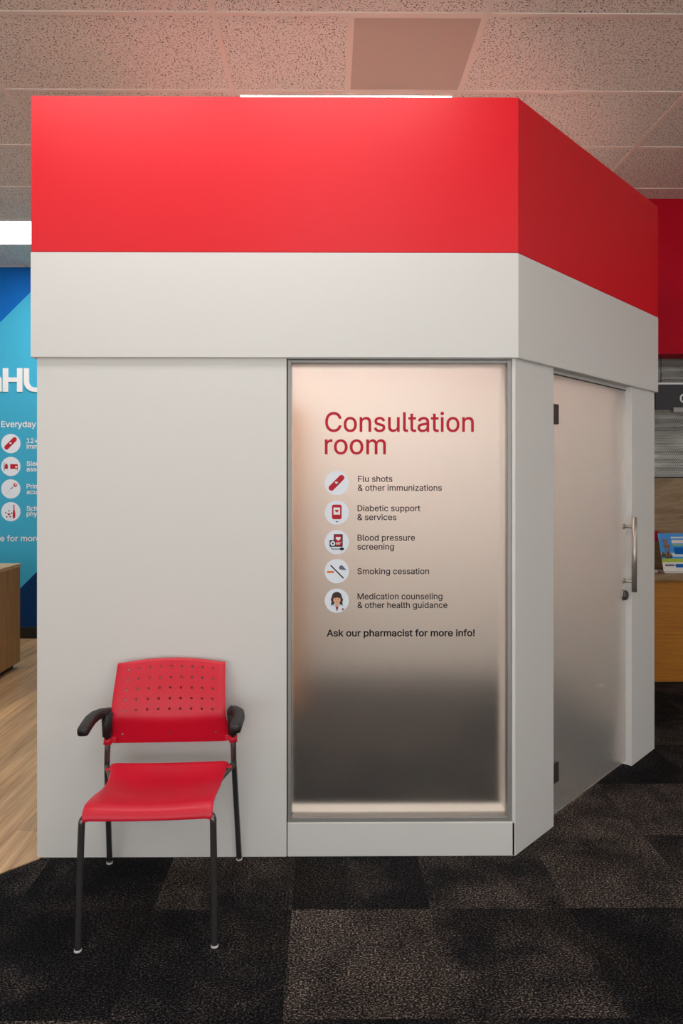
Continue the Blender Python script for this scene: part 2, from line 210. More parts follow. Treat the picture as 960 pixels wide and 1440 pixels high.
 'u': (410, ('211 -5 182 -5 157 -5 134 0 115 11 95 21 80 37 69 59 58 80 53 107 53 139 53 219 53 299 53 379 73 379 93 379 114 379 114 301 114 222 114 144 114 114 121 91 137 75 152 58 173 50 200 50 218 50 235 54 249 62 264 70 275 81 283 97 292 112 296 131 296 153 296 228 296 304 296 379 316 379 337 379 357 379 357 253 357 126 357 0 337 0 318 0 298 0 298 31 298 61 298 92 301 92 304 92 307 92 295 57 279 32 257 17 235 2',)),
 'v': (389, ('184 0 163 0 114 126 66 253 17 379 40 379 62 379 84 379 111 305 138 230 165 155 174 132 181 110 187 87 193 64 199 42 206 21 198 21 191 21 184 21 191 42 197 64 203 87 209 110 216 132 224 155 251 230 278 305 305 379 327 379 349 379 371 379 323 253 275 126 226 0 205 0',)),
 'y': (389, ('51 -140 47 -139 52 -121 57 -103 61 -86 65 -86 68 -87 71 -87 83 -90 94 -91 104 -89 114 -87 122 -82 130 -74 138 -66 145 -53 151 -36 155 -24 159 -13 163 -1 114 126 66 252 17 379 40 379 62 379 84 379 111 305 138 230 165 155 174 132 181 109 187 87 193 64 199 42 206 21 198 21 191 21 184 21 190 42 196 64 202 87 209 110 216 132 224 155 251 230 278 305 305 379 327 379 349 379 371 379 316 234 260 88 204 -58 196 -78 187 -94 177 -107 166 -120 153 -129 139 -136 125 -142 109 -145 91 -145 81 -145 72 -144 65 -143 57 -142',)),
 'z': (380, ('141 0 42 0 42 15 42 30 42 46 112 137 183 228 254 320 254 321 254 322 254 323 185 323 117 323 48 323 48 342 48 361 48 379 143 379 238 379 333 379 333 363 333 347 333 331 264 241 195 150 126 60 126 59 126 58 126 56 197 56 268 56 339 56 339 38 339 19 339 0 240 0',)),
}

_glyph_cache = {}
def glyph(ch, bold):
    """triangulated letter; overlapping contours are filled by winding number"""
    if (ch, bold) in _glyph_cache: return _glyph_cache[(ch, bold)]
    loops = []
    for sp in GLYPHS[ch][1]:
        v = [int(k)/1000 for k in sp.split()]; n = len(v)//6; pts = []
        for i in range(n):
            w, x = v[6*i:6*i+6], v[6*((i+1) % n):6*((i+1) % n)+6]
            p0, p1, p2, p3 = Vector(w[2:4]), Vector(w[4:6]), Vector(x[0:2]), Vector(x[2:4])
            straight = (p3-p0).length and abs((p1-p0).cross(p3-p0)) + abs((p2-p0).cross(p3-p0)) < 2e-6
            m = 1 if straight else 5
            for k in range(m):
                t = k/m; u = 1-t
                q = p0*u**3 + p1*3*u*u*t + p2*3*u*t*t + p3*t**3
                if not pts or (q-pts[-1]).length > 1e-4: pts.append(q)
        if (pts[0]-pts[-1]).length < 1e-4: pts.pop()
        loops.append(pts)
    area = lambda L: sum(a.x*b.y-b.x*a.y for a, b in zip(L, L[1:]+L[:1]))
    big = max(loops, key=lambda L: abs(area(L))); sg = 1 if area(big) > 0 else -1
    if bold:
        out = []
        for L in loops:
            n = len(L); Q = []
            for i in range(n):
                d0, d1 = (L[i]-L[i-1]).normalized(), (L[(i+1) % n]-L[i]).normalized()
                n0, n1 = Vector((d0.y, -d0.x)), Vector((d1.y, -d1.x)); m = n0+n1
                m = n1 if m.length < .3 else m.normalized() / max(.5, m.normalized().dot(n1))
                Q.append(L[i] + m*bold*sg)
            out.append(Q)
        loops = out
    vs, es = [], []
    for L in loops:
        o = len(vs); vs += L; es += [(o+i, o+(i+1) % len(L)) for i in range(len(L))]
    V, E, Fc = delaunay_2d_cdt(vs, es, [], 0, 1e-6)[:3]
    def wind(c):
        w = 0
        for L in loops:
            for p, q in zip(L, L[1:]+L[:1]):
                if (p.y <= c.y) != (q.y <= c.y):
                    if p.x + (c.y-p.y)/(q.y-p.y)*(q.x-p.x) > c.x: w += 1 if q.y > p.y else -1
        return w
    keep = [f for f in Fc if wind(sum((V[i] for i in f), Vector((0, 0)))/len(f)) != 0]
    _glyph_cache[(ch, bold)] = (V, keep); return V, keep

def text_mesh(s, bold=0.0):
    me = bpy.data.meshes.new('t'); vs, fs, x = [], [], 0.0
    for ch in s:
        if ch == ' ': x += .188; continue
        V, K = glyph(ch, bold); o = len(vs)
        vs += [(p.x + x, p.y, 0) for p in V]; fs += [tuple(o+i for i in f) for f in K]
        x += GLYPHS[ch][0]/1000
    me.from_pydata(vs, [], fs); me.update()
    return me

def text_into(bm, s, x0, x1, zb, cap, Y, mi=0, bold=0.0, thick=0.0):
    """lettering facing -Y: left edge x0, right edge x1 (None = natural width), baseline zb, capital height cap"""
    me = text_mesh(s, bold)
    used = {i for p in me.polygons for i in p.vertices}
    xs = [me.vertices[i].co.x for i in used]; lo, hi = min(xs), max(xs)
    sz = cap / .509
    sx = sz if x1 is None else (x1 - x0) / (hi - lo)
    for v in me.vertices: v.co = (x0 + (v.co.x - lo)*sx, Y, zb + v.co.y*sz)
    t = bmesh.new(); t.from_mesh(me); bpy.data.meshes.remove(me)
    bmesh.ops.delete(t, geom=[v for v in t.verts if not v.link_faces], context='VERTS')
    for f in t.faces:
        f.normal_update()
        if f.normal.y > 0: f.normal_flip()
    if thick:
        g = bmesh.ops.extrude_face_region(t, geom=t.faces[:])
        vs = [e for e in g['geom'] if isinstance(e, bmesh.types.BMVert)]
        bmesh.ops.translate(t, vec=(0, -thick, 0), verts=vs)
    merge(bm, t, mi)

# 2-D shapes for printed icons (unit circle coordinates, y up)
def circ(cx, cy, r, n=32, ry=None, a0=0, a1=360):
    return [(cx + r*math.cos(R(a0+(a1-a0)*k/n)), cy + (ry or r)*math.sin(R(a0+(a1-a0)*k/n))) for k in range(n if a1-a0 == 360 else n+1)]
def rect(x0, x1, y0, y1, r=0):
    if not r: return [(x0, y0), (x1, y0), (x1, y1), (x0, y1)]
    out = []
    for cx, cy, a in ((x1-r, y0+r, -90), (x1-r, y1-r, 0), (x0+r, y1-r, 90), (x0+r, y0+r, 180)):
        out += [(cx + r*math.cos(R(a+15*k)), cy + r*math.sin(R(a+15*k))) for k in range(7)]
    return out
def capsule(ax, ay, bx, by, r):
    a = math.degrees(math.atan2(by-ay, bx-ax))
    return circ(bx, by, r, 12, None, a-90, a+90) + circ(ax, ay, r, 12, None, a+90, a+270)
def heart(cx, cy, w):
    out = []
    for k in range(28):
        t = 2*math.pi*k/28
        out.append((cx + w/32*16*math.sin(t)**3, cy + w/32*(13*math.cos(t)-5*math.cos(2*t)-2*math.cos(3*t)-math.cos(4*t))))
    return out
def icon_shapes(bm, cx, cz, r, Y, shapes, step=.00025):
    for k, (pts, mi) in enumerate(shapes):
        pp = [(cx + x*r, Y - step*(k+1), cz + y*r) for x, y in pts]
        f = bm.faces.new([bm.verts.new(p) for p in pp]); f.material_index = mi

# ------------------------------------------------------------------ materials
M = {}
M['booth_white'] = mat('booth_white', (220, 219, 216), .42, spec=.4)
M['inner_white'] = mat('inner_white', (234, 232, 226), .6)
M['red_paint'] = mat('red_paint', (220, 10, 32), .42, spec=.42)
M['soffit_red'] = mat('soffit_red', (186, 2, 34), .65, spec=.15)
M['store_floor'] = mat('store_floor', (214, 208, 198), .4)
M['wall_plain'] = mat('wall_plain', (214, 208, 200), .7)
M['black_gap'] = mat('black_gap', (20, 19, 18), .7)
M['aluminium'] = mat('aluminium', (152, 150, 147), .4, .3)
M['steel'] = mat('steel', (186, 178, 168), .32, .7)
M['dark_steel'] = mat('dark_steel', (96, 88, 86), .4, .6)
M['chrome'] = mat('chrome', (104, 102, 103), .16, .75)
M['glide'] = mat('glide', (225, 225, 225), .3)
M['chair_red'] = mat('chair_red', (208, 14, 46), .38, spec=.5)
M['arm_black'] = mat('arm_black', (34, 33, 34), .5)
M['base_black'] = mat('base_black', (26, 25, 26), .4)
M['sign_black'] = mat('sign_black', (36, 35, 40), .5)
M['white_vinyl'] = mat('white_vinyl', (236, 236, 236), .5)
M['icon_disc'] = mat('icon_disc', (228, 236, 246), .5)
M['vinyl_red'] = mat('vinyl_red', (184, 8, 40), .55, spec=.35)
M['vinyl_dark_red'] = mat('vinyl_dark_red', (140, 10, 34), .5)
M['vinyl_black'] = mat('vinyl_black', (14, 12, 12), .6, spec=.3)
M['vinyl_navy'] = mat('vinyl_navy', (14, 28, 62), .5)
M['vinyl_orange'] = mat('vinyl_orange', (226, 112, 24), .5)
M['vinyl_grey'] = mat('vinyl_grey', (88, 98, 118), .5)
M['vinyl_blue_grey'] = mat('vinyl_blue_grey', (186, 204, 218), .5)
M['vinyl_brown'] = mat('vinyl_brown', (52, 22, 24), .5)
M['vinyl_skin'] = mat('vinyl_skin', (222, 170, 132), .5)
M['mural_blue'] = mat('mural_blue', (0, 100, 186), .6, spec=.2)
M['mural_teal'] = mat('mural_teal', (62, 172, 208), .6, spec=.2)
M['mural_navy'] = mat('mural_navy', (0, 50, 100), .6, spec=.2)
M['grid_white'] = mat('grid_white', (226, 218, 208), .5)
M['panel_grey'] = mat('panel_grey', (190, 178, 166), .6)
M['sky_print'] = mat('sky_print', (40, 146, 226), .35)
M['grass_print'] = mat('grass_print', (168, 196, 40), .35)
M['tree_print'] = mat('tree_print', (52, 62, 40), .35)
M['tan_print'] = mat('tan_print', (150, 92, 62), .35)
M['pale_print'] = mat('pale_print', (206, 222, 226), .35)
M['paper'] = mat('paper', (232, 226, 220), .6)
M['pink_paper'] = mat('pink_paper', (206, 186, 184), .6)

def lamp_mat(name, power, c=LAMP_COL):
    m = bpy.data.materials.new(name); m.use_nodes = True
    b = m.node_tree.nodes['Principled BSDF']
    b.inputs['Base Color'].default_value = (.9, .9, .9, 1)
    b.inputs['Emission Color'].default_value = (*c, 1)
    b.inputs['Emission Strength'].default_value = power
    return m
M['lamp'] = lamp_mat('lamp_diffuser', LAMP); M['booth_lamp'] = lamp_mat('booth_lamp_diffuser', 30.0, (1.0, .975, .90)); M['clinic_lamp'] = lamp_mat('clinic_lamp_diffuser', 18.0)

def frosted(name, film):
    m = mat(name, (253, 251, 248), .27)
    n = N(m); n.b.inputs['Transmission Weight'].default_value = 1.0
    n.b.inputs['IOR'].default_value = 1.45
    tr = n.new('ShaderNodeBsdfTranslucent'); tr.inputs['Color'].default_value = (.9, .88, .84, 1)
    df = n.new('ShaderNodeBsdfDiffuse'); df.inputs['Color'].default_value = (.8, .79, .77, 1)
    m1 = n.new('ShaderNodeMixShader'); m1.inputs[0].default_value = film
    out = n.t.nodes['Material Output']
    n.link(n.b.outputs[0], m1.inputs[1]); n.link(df.outputs[0], m1.inputs[2])
    n.link(m1.outputs[0], out.inputs[0])
    n.t.nodes.remove(tr)
    return m
M['frosted'] = frosted('frosted_glass', .02); M['frosted_door'] = frosted('frosted_door_glass', .13)

SEED = 8
def carpet():
    m = mat('carpet_tiles', (40, 38, 38), .95, spec=.1); n = N(m)
    v = n.coords()
    # tile index -> random value
    sn = n.new('ShaderNodeVectorMath', operation='DIVIDE'); sn.inputs[1].default_value = (.508, .508, 10)
    of = n.new('ShaderNodeVectorMath', operation='ADD'); of.inputs[1].default_value = (.13, -2.5+.508*8, 0)
    fl = n.new('ShaderNodeVectorMath', operation='FLOOR')
    n.link(v, of.inputs[0]); n.link(of.outputs[0], sn.inputs[0]); n.link(sn.outputs[0], fl.inputs[0])
    sd = n.new('ShaderNodeVectorMath', operation='ADD'); sd.inputs[1].default_value = (SEED, 0, 0); n.link(fl.outputs[0], sd.inputs[0])
    wn = n.new('ShaderNodeTexWhiteNoise', noise_dimensions='3D'); n.link(sd.outputs[0], wn.inputs[0])
    # shift the cloudy pattern per tile so it breaks at the seams
    sh = n.new('ShaderNodeVectorMath', operation='SCALE'); sh.inputs['Scale'].default_value = 7.0
    n.link(wn.outputs['Color'], sh.inputs[0])
    ad = n.new('ShaderNodeVectorMath', operation='ADD'); n.link(v, ad.inputs[0]); n.link(sh.outputs[0], ad.inputs[1])
    patch = n.noise(ad.outputs[0], 4.2, 3, .55, .3)
    patch2 = n.noise(ad.outputs[0], 2.6, 2, .5, .2)
    lvl = n.math('ADD', n.math('MULTIPLY', wn.outputs['Value'], .34), n.math('MULTIPLY', patch, .9))
    tint = n.ramp(lvl, [(.40, lin((15, 15, 17))), (.60, lin((27, 26, 28))), (.76, lin((54, 49, 47))), (.92, lin((74, 67, 63)))])
    warm = n.mix(n.ramp(patch2, [(.5, (0, 0, 0)), (.68, (1, 1, 1))]), tint, lin((54, 47, 41)), 'MIX')
    tint = n.mix(.35, tint, warm)
    st = n.coords((1, 1.6, 1))
    loop = n.noise(st, 140, 2, .6)
    loop2 = n.noise(st, 70, 2, .6)
    speck = n.ramp(n.math('ADD', n.math('MULTIPLY', loop, .8), n.math('MULTIPLY', loop2, .2)),
                   [(.40, (.08, .08, .08)), (.51, (.5, .5, .5)), (.585, (2.8, 2.75, 2.7)), (.66, (7.0, 6.9, 6.8))])
    n.color(n.mix(1.0, tint, speck, 'MULTIPLY'))
    n.bump(loop, .9, .006)
    return m
M['carpet'] = carpet()

def wood(name, dark, light, axis='Y', scale=1.0, planks=None, rough=.45, rot=0.0):
    m = mat(name, light, rough); n = N(m)
    st = {'X': (.6, 14, 14), 'Y': (14, .6, 14), 'Z': (14, 14, .6)}[axis]
    v = n.coords(tuple(s*scale for s in st), (0, 0, rot))
    g = n.noise(v, 2.2, 6, .62, .25); fine = n.noise(v, 9, 3, .6)
    f = n.math('ADD', n.math('MULTIPLY', g, .75), n.math('MULTIPLY', fine, .25))
    c = n.ramp(f, [(.34, lin(dark)), (.62, lin(light))])
    if planks:
        br = n.new('ShaderNodeTexBrick', offset=.37, squash=1.0)
        br.inputs['Scale'].default_value = 1; br.inputs['Brick Width'].default_value = planks[0]
        br.inputs['Row Height'].default_value = planks[1]; br.inputs['Mortar Size'].default_value = .0012
        br.inputs['Color1'].default_value = (.82, .82, .82, 1); br.inputs['Color2'].default_value = (1.1, 1.08, 1.04, 1)
        br.inputs['Mortar'].default_value = (.55, .5, .45, 1)
        n.link(n.coords((1, 1, 1), (0, 0, R(90)+rot)), br.inputs[0])
        c = n.mix(1.0, c, br.outputs[0], 'MULTIPLY')
    n.color(c); return m
M['wood_floor'] = wood('wood_floor', (168, 128, 88), (214, 178, 134), 'Y', 1.0, (1.2, .15), .4, R(8))
M['desk_wood'] = wood('desk_wood', (134, 98, 58), (176, 138, 90), 'Z', 2.2)
M['desk_top'] = wood('desk_top', (168, 138, 96), (206, 178, 132), 'X', 2.2)
M['counter_wood'] = wood('counter_wood', (158, 96, 14), (190, 122, 28), 'X', 3.0)
M['cabinet_wood'] = wood('cabinet_wood', (176, 124, 72), (206, 152, 96), 'Z', 1.5)

def stone():
    m = mat('brown_stone', (140, 112, 80), .35); n = N(m)
    v = n.coords((1, 1, 3), (0, R(12), 0))
    base = n.ramp(n.noise(v, 3.5, 5, .6, .6), [(.3, lin((122, 94, 62))), (.7, lin((158, 130, 96)))])
    w = n.new('ShaderNodeTexWave'); w.inputs['Scale'].default_value = 2.2; w.inputs['Distortion'].default_value = 9
    w.bands_direction = 'Z'; n.link(v, w.inputs[0])
    n.color(n.mix(n.ramp(w.outputs['Fac'], [(.93, (0, 0, 0)), (1, (.3, .3, .3))]), base, lin((190, 166, 136))))
    return m
M['stone'] = stone()

def shutter_mat():
    m = mat('perforated_metal', (206, 206, 200), .4, .2); n = N(m)
    v = n.coords((1, .0, 1))
    sp = n.new('ShaderNodeSeparateXYZ'); n.link(v, sp.inputs[0])
    row = n.math('FLOOR', n.math('DIVIDE', sp.outputs[2], .0115))
    xo = n.math('ADD', n.math('DIVIDE', sp.outputs[0], .0165), n.math('MULTIPLY', n.math('MODULO', row, 2), .5))
    dx = n.math('MULTIPLY', n.math('SUBTRACT', n.math('FRACT', xo), .5), .0165)
    dz = n.math('MULTIPLY', n.math('SUBTRACT', n.math('FRACT', n.math('DIVIDE', sp.outputs[2], .0115)), .5), .0115)
    d = n.math('SQRT', n.math('ADD', n.math('POWER', n.math('ABSOLUTE', dx), 2), n.math('POWER', n.math('ABSOLUTE', dz), 2)))
    behind = n.ramp(n.noise(n.coords((2, 1, 9)), 1.6, 2, .5), [(.35, (.012, .012, .012)), (.5, (.2, .2, .19)), (.62, (.5, .5, .48))])
    hole = n.ramp(d, [(.0036, (1, 1, 1)), (.0048, (0, 0, 0))])
    n.color(n.mix(hole, lin((206, 206, 200)), behind)); return m
M['shutter'] = shutter_mat()

def ceiling_tile():
    m = mat('ceiling_tile', (226, 224, 214), .9, spec=.1); n = N(m)
    v = n.coords((1, 1, 0))
    wob = n.new('ShaderNodeTexNoise', noise_dimensions='2D'); wob.inputs['Scale'].default_value = 120; n.link(v, wob.inputs['Vector'])
    wv = n.new('ShaderNodeVectorMath', operation='SCALE'); wv.inputs['Scale'].default_value = .008
    n.link(wob.outputs['Color'], wv.inputs[0])
    ad = n.new('ShaderNodeVectorMath', operation='ADD'); n.link(v, ad.inputs[0]); n.link(wv.outputs[0], ad.inputs[1])
    pits = None
    for sc, L, Wd in ((60, .0068, .0015), (84, .0036, .0013)):      # short worm-like fissures at random angles
        vo = n.new('ShaderNodeTexVoronoi', voronoi_dimensions='2D'); vo.inputs['Scale'].default_value = sc
        n.link(ad.outputs[0], vo.inputs['Vector'])
        rel = n.new('ShaderNodeVectorMath', operation='SUBTRACT'); n.link(ad.outputs[0], rel.inputs[0]); n.link(vo.outputs['Position'], rel.inputs[1])
        cs = n.new('ShaderNodeSeparateXYZ'); n.link(vo.outputs['Color'], cs.inputs[0])
        vr = n.new('ShaderNodeVectorRotate', rotation_type='Z_AXIS'); n.link(rel.outputs[0], vr.inputs[0])
        n.link(n.math('MULTIPLY', cs.outputs[0], 6.283), vr.inputs['Angle'])
        xy = n.new('ShaderNodeSeparateXYZ'); n.link(vr.outputs[0], xy.inputs[0])
        lx = n.math('LESS_THAN', n.math('ABSOLUTE', xy.outputs[0]), n.math('MULTIPLY', cs.outputs[1], L))
        ly = n.math('LESS_THAN', n.math('ABSOLUTE', xy.outputs[1]), n.math('MULTIPLY', n.math('ADD', cs.outputs[2], .45), Wd))
        p = n.math('MULTIPLY', lx, ly)
        pits = p if pits is None else n.math('MAXIMUM', pits, p)
    n.color(n.mix(pits, lin((228, 227, 219)), lin((96, 84, 74))))
    n.bump(n.math('SUBTRACT', 1.0, pits), .5, .002)
    return m
M['ceiling'] = ceiling_tile()

# ------------------------------------------------------------------ the store shell
CEIL = 3.655
BACK = 6.73
bm = bmesh.new()
box(bm, -9, 7, .3, BACK+.1, -.12, 0)
floor = finish(bm, 'floor', M['carpet']); tag(floor, 'dark charcoal and brown patterned carpet tile floor', None, None, 'structure')

bm = bmesh.new(); box(bm, -9, 7, -7, .3, -.12, 0)  # unseen pale floor, added to bounce light up to the ceiling
o = finish(bm, 'floor_store', M['store_floor']); tag(o, 'unseen pale vinyl store floor, added behind the viewer to bounce light', None, None, 'structure')

# light wood planks beyond the diagonal carpet edge at the booth's left corner
bm = bmesh.new()
prism(bm, [(-1.19, 2.84), (-1.31, 2.725), (-3.85, .302), (-8.9, .302), (-8.9, BACK), (-1.19, BACK)], 0.0, .004)
o = finish(bm, 'floor_wood', M['wood_floor']); tag(o, 'light oak plank floor left of the booth', None, None, 'structure')

XL = [-.507 + 1.219*k for k in range(-6, 6)]
YL = [3.05 + .61*k for k in range(-16, 6)]
bm = bmesh.new(); box(bm, -9, 7, -7, BACK+.1, CEIL, CEIL+.06)
ceil = finish(bm, 'ceiling', M['ceiling']); tag(ceil, 'suspended ceiling of speckled off-white tiles', None, None, 'structure')
bm = bmesh.new()
for x in XL: box(bm, x-.012, x+.012, -7, BACK, CEIL-.006, CEIL+.002)
for y in YL: box(bm, -9, 7, y-.012, y+.012, CEIL-.0055, CEIL+.002)
box(bm, .105-.012, .105+.012, 3.05, 3.66, CEIL-.006, CEIL+.002)
box(bm, -9, 7, BACK-.025, BACK, CEIL-.006, CEIL+.002)
finish(bm, 'grid_bars', M['grid_white'], ceil)

bm = bmesh.new()
W = [(-9, 0), (-6.32, 0), (-3.51, 0), (7, 0), (7, CEIL), (.145, CEIL), (-2.665, CEIL), (-9, CEIL)]
vs = [bm.verts.new((x, BACK, z)) for x, z in W]; vb = [bm.verts.new((x, BACK+.1, z)) for x, z in W]
for k, (idx, mi) in enumerate((((0, 1, 6, 7), 0), ((1, 2, 5, 6), 1), ((2, 3, 4, 5), 2))):
    f = bm.faces.new([vs[i] for i in idx]); f.material_index = mi
    f = bm.faces.new([vb[i] for i in reversed(idx)]); f.material_index = mi
for i in range(8): bm.faces.new((vs[i], vb[i], vb[(i+1) % 8], vs[(i+1) % 8]))
wall_back = finish(bm, 'wall_back', [M['mural_blue'], M['mural_teal'], M['mural_navy']])
tag(wall_back, 'blue and teal graphic wall with white lettering behind the booth', None, None, 'structure')
bm = bmesh.new(); box(bm, -9.1, -9, -7, BACK+.1, 0, CEIL)
tag(finish(bm, 'wall_left', M['wall_plain']), 'plain off-white store wall', None, None, 'structure')
bm = bmesh.new(); box(bm, 7, 7.1, -7, BACK+.1, 0, CEIL)
tag(finish(bm, 'wall_right', M['wall_plain']), 'plain off-white store wall', None, None, 'structure')
bm = bmesh.new(); box(bm, -9, 1.9, BACK-.015, BACK, .004, .115, .003)
tag(finish(bm, 'baseboard_back', M['base_black']), 'black baseboard under the blue wall', None, None, 'structure')

# lettering on the blue wall
def wx(px): return P(px, 0, BACK)[0]
def wz(py): return P(30, py, BACK)[1]
def slab(bm, pts, Y, thick, mi=0):
    """thick cut-out letter facing -Y from 2-D points"""
    t = bmesh.new(); f = t.faces.new([t.verts.new((x, Y, z)) for x, z in pts])
    g = bmesh.ops.extrude_face_region(t, geom=[f])
    bmesh.ops.translate(t, vec=(0, -thick, 0), verts=[e for e in g['geom'] if isinstance(e, bmesh.types.BMVert)])
    bmesh.ops.recalc_face_normals(t, faces=t.faces); merge(bm, t, mi)
bm = bmesh.new()
def pxpoly(pts): return [(wx(x), wz(y)) for x, y in pts]
slab(bm, pxpoly([(4.6, 518), (12, 518), (12, 531), (24.6, 531), (24.6, 518), (32, 518), (32, 551), (24.6, 551), (24.6, 537), (12, 537), (12, 551), (4.6, 551)]), BACK, .012)
U = [(34.2, 518), (41.4, 518)] + [(49.5 - 8.1*math.cos(R(a)), 537 + 8.1*math.sin(R(a))) for a in range(0, 91, 15)]
U += [(51 + 8.1*math.sin(R(a)), 537 + 8.1*math.cos(R(a))) for a in range(0, 91, 15)] + [(59.1, 518), (66.3, 518)]
U += [(51 + 15.3*math.cos(R(a)), 537 + 14.2*math.sin(R(a))) for a in range(0, 91, 15)] + [(49.5 - 15.3*math.sin(R(a)), 537 + 14.2*math.cos(R(a))) for a in range(0, 91, 15)]
slab(bm, pxpoly(U), BACK, .012)
Hs = [(-18, 518), (-10.8, 518), (-10.8, 528)] + [(-7.5 + 10.5*math.sin(R(a)), 536 - 9.5*math.cos(R(a))) for a in range(0, 91, 15)]
Hs += [(3, 551), (-4.2, 551)] + [(-7.5 + 3.3*math.cos(R(a)), 536 - 3.3*math.sin(R(a))) for a in range(0, 181, 30)] + [(-10.8, 551), (-18, 551)]
slab(bm, pxpoly(Hs), BACK, .012)
o = finish(bm, 'raised_lettering', M['white_vinyl'], wall_back)
capz = wz(0) - wz(1)
bm = bmesh.new()
def wtext(s, x0, x1, yb, cap, bold=.013):
    text_into(bm, s, wx(x0), None if x1 is None else wx(x1), wz(yb), cap*capz, BACK-.003, 0, bold)
wtext('Everyday', 2, 51, 600.6, 8.3)
for s, yb in (('12+', 622.9), ('imm', 631), ('Slee', 655), ('asse', 662.8), ('Prim', 686.9), ('acut', 694.8), ('Scho', 718.2), ('phys', 725.6)):
    wtext(s, 37.6, None, yb, 6.4)
wtext('e for more', .3, 57, 761, 8.0)
finish(bm, 'small_lettering', M['white_vinyl'], wall_back)

PAL = [M['icon_disc'], M['vinyl_red'], M['vinyl_dark_red'], M['vinyl_black'], M['vinyl_navy'], M['vinyl_orange'],
       M['vinyl_grey'], M['white_vinyl'], M['vinyl_blue_grey'], M['vinyl_brown'], M['vinyl_skin']]
DISC, RED, DRED, BLK, NAVY, ORG, GREY, WHT, BLUG, BRN, SKIN = range(11)
def disc(): return (circ(0, 0, 1, 48), DISC)
IC = {}
IC['bandage'] = [disc(), (capsule(-.44, -.40, .39, .44, .235), RED), ([(-.22, .06), (.05, -.23), (.19, -.08), (-.07, .2)], DRED), (heart(-.03, .03, .24), WHT)]
IC['meter'] = [disc(), (rect(-.40, .40, -.55, .66, .16), RED), (rect(-.27, .27, -.17, .42), WHT), (heart(0, .14, .30), RED),
               (circ(0, -.33, .06, 16), DRED), (rect(-.09, .11, -.78, -.72), BLK)]
IC['pressure'] = [disc(), (rect(-.25, .49, -.38, .66, .05), BLK), (rect(-.17, .41, -.30, .58), RED), (heart(.12, .29, .40), WHT),
                  (rect(-.06, .38, -.07, -.02), WHT), (rect(-.06, .25, -.18, -.12), WHT),
                  (rect(-.60, -.09, -.38, .17), NAVY), (circ(-.33, -.11, .2, 24), WHT), (circ(-.33, -.11, .08, 16), NAVY),
                  ([(-.52, -.42), (-.44, -.42), (-.36, -.53), (.25, -.53), (.25, -.60), (-.40, -.60)], GREY), (circ(.42, -.55, .18, 20, .12), BLK)]
IC['smoking'] = [disc(), (rect(-.80, -.24, -.16, .01), ORG), (capsule(-.49, .46, .53, -.56, .05), BLK),
                 ([(.18, .26), (.22, .40), (.32, .48), (.44, .48), (.54, .38), (.80, .08), (.60, .10), (.34, .12), (.22, .17)], GREY)]
IC['pharmacist'] = [disc(), (circ(0, .38, .40, 28, .34), BRN), ([(-.38, .40), (-.50, .10), (-.44, -.10), (-.50, -.36), (-.36, -.42), (-.18, -.22), (.18, -.22), (.36, -.36), (.5, -.38), (.46, -.12), (.52, .08), (.38, .40)], BRN),
                    (circ(0, -1.0, 1.0, 20, .72, 52, 128), BLUG), ([(-.11, -.5), (-.11, -.2), (.13, -.2), (.13, -.5), (.01, -.62)], SKIN),
                    (circ(.01, .07, .30, 28, .34), SKIN), ([(-.34, .24), (-.3, .44), (0, .54), (.3, .44), (.36, .24), (.2, .22), (.02, .26), (-.16, .22)], BRN),
                    ([(-.11, -.50), (.15, -.50), (.02, -.90)], DRED), (circ(-.10, .13, .035, 10), BRN), (circ(.13, .13, .035, 10), BRN),
                    (rect(-.06, .09, -.11, -.085), DRED), (heart(.50, -.70, .2), DRED)]
IC['bed'] = [disc(), (rect(-.72, -.66, -.5, .42), GREY), (rect(-.64, -.30, -.26, .12), RED), (circ(-.46, .18, .12, 16), DRED), (rect(-.06, .72, -.26, .24), RED), (rect(.66, .72, -.46, .24), RED), (circ(.56, -.05, .1, 14), WHT)]
IC['swab'] = [disc(), (capsule(.18, .16, .36, .32, .05), BLUG), (capsule(0, -.02, .16, .13, .05), GREY), (capsule(-.5, -.54, 0, -.04, .018), BLUG), (circ(.48, .42, .2, 20), RED), (circ(.52, .46, .1, 14), WHT)]
IC['sport'] = [disc(), ([(.24, .72), (.38, .72), (.37, .35), (.47, -.2), (.46, -.6), (.33, -.72), (.19, -.62), (.19, -.2), (.28, .35)], RED), (heart(-.2, -.28, .3), RED)] + \
              [(circ(x, y, .075, 10), NAVY) for x, y in ((-.52, -.12), (-.18, .08), (.1, -.14), (-.4, -.54), (-.06, -.52))]
for yc, k in ((623.8, 'bandage'), (655.9, 'bed'), (687.5, 'swab'), (719.5, 'sport')):
    bm = bmesh.new(); icon_shapes(bm, wx(15.3), wz(yc), 13.5*capz, BACK-.001, IC[k])
    finish(bm, 'round_icon', PAL, wall_back)

# ------------------------------------------------------------------ the consultation booth
WF, FF = 2.848, 2.83                 # lower wall front and fascia front
XLW, XC = -1.207, .786               # left edge and corner of the lower front wall
S2 = math.sqrt(.5)
def A(t, q=0.0, s=0):
    """point on the angled wall: t (in x) along it, q metres behind its face"""
    return (XC + t - q*S2, WF + t + q*S2)
T0, T1, TE, TH = .24, .882, 1.122, .12
RX, RY = A(TE)
BB = 5.6                              # back of the booth
HEAD = 2.35
bm = bmesh.new()
box(bm, XLW, -.1695, WF, WF+TH, .0, HEAD, .0015)
box(bm, -.1695, -.166, WF+.012, WF+TH, .0, HEAD, 0, 1)
o = finish(bm, 'wall_front', [M['booth_white'], M['black_gap']]); tag(o, 'smooth white booth panel behind the red chair', None, None, 'structure')
bm = bmesh.new(); box(bm, -.166, XC-.0015, WF, WF+TH, 0, .141, .003)
o = finish(bm, 'trim_sill', M['booth_white']); tag(o, 'white sill panel under the frosted window', None, None, 'structure')
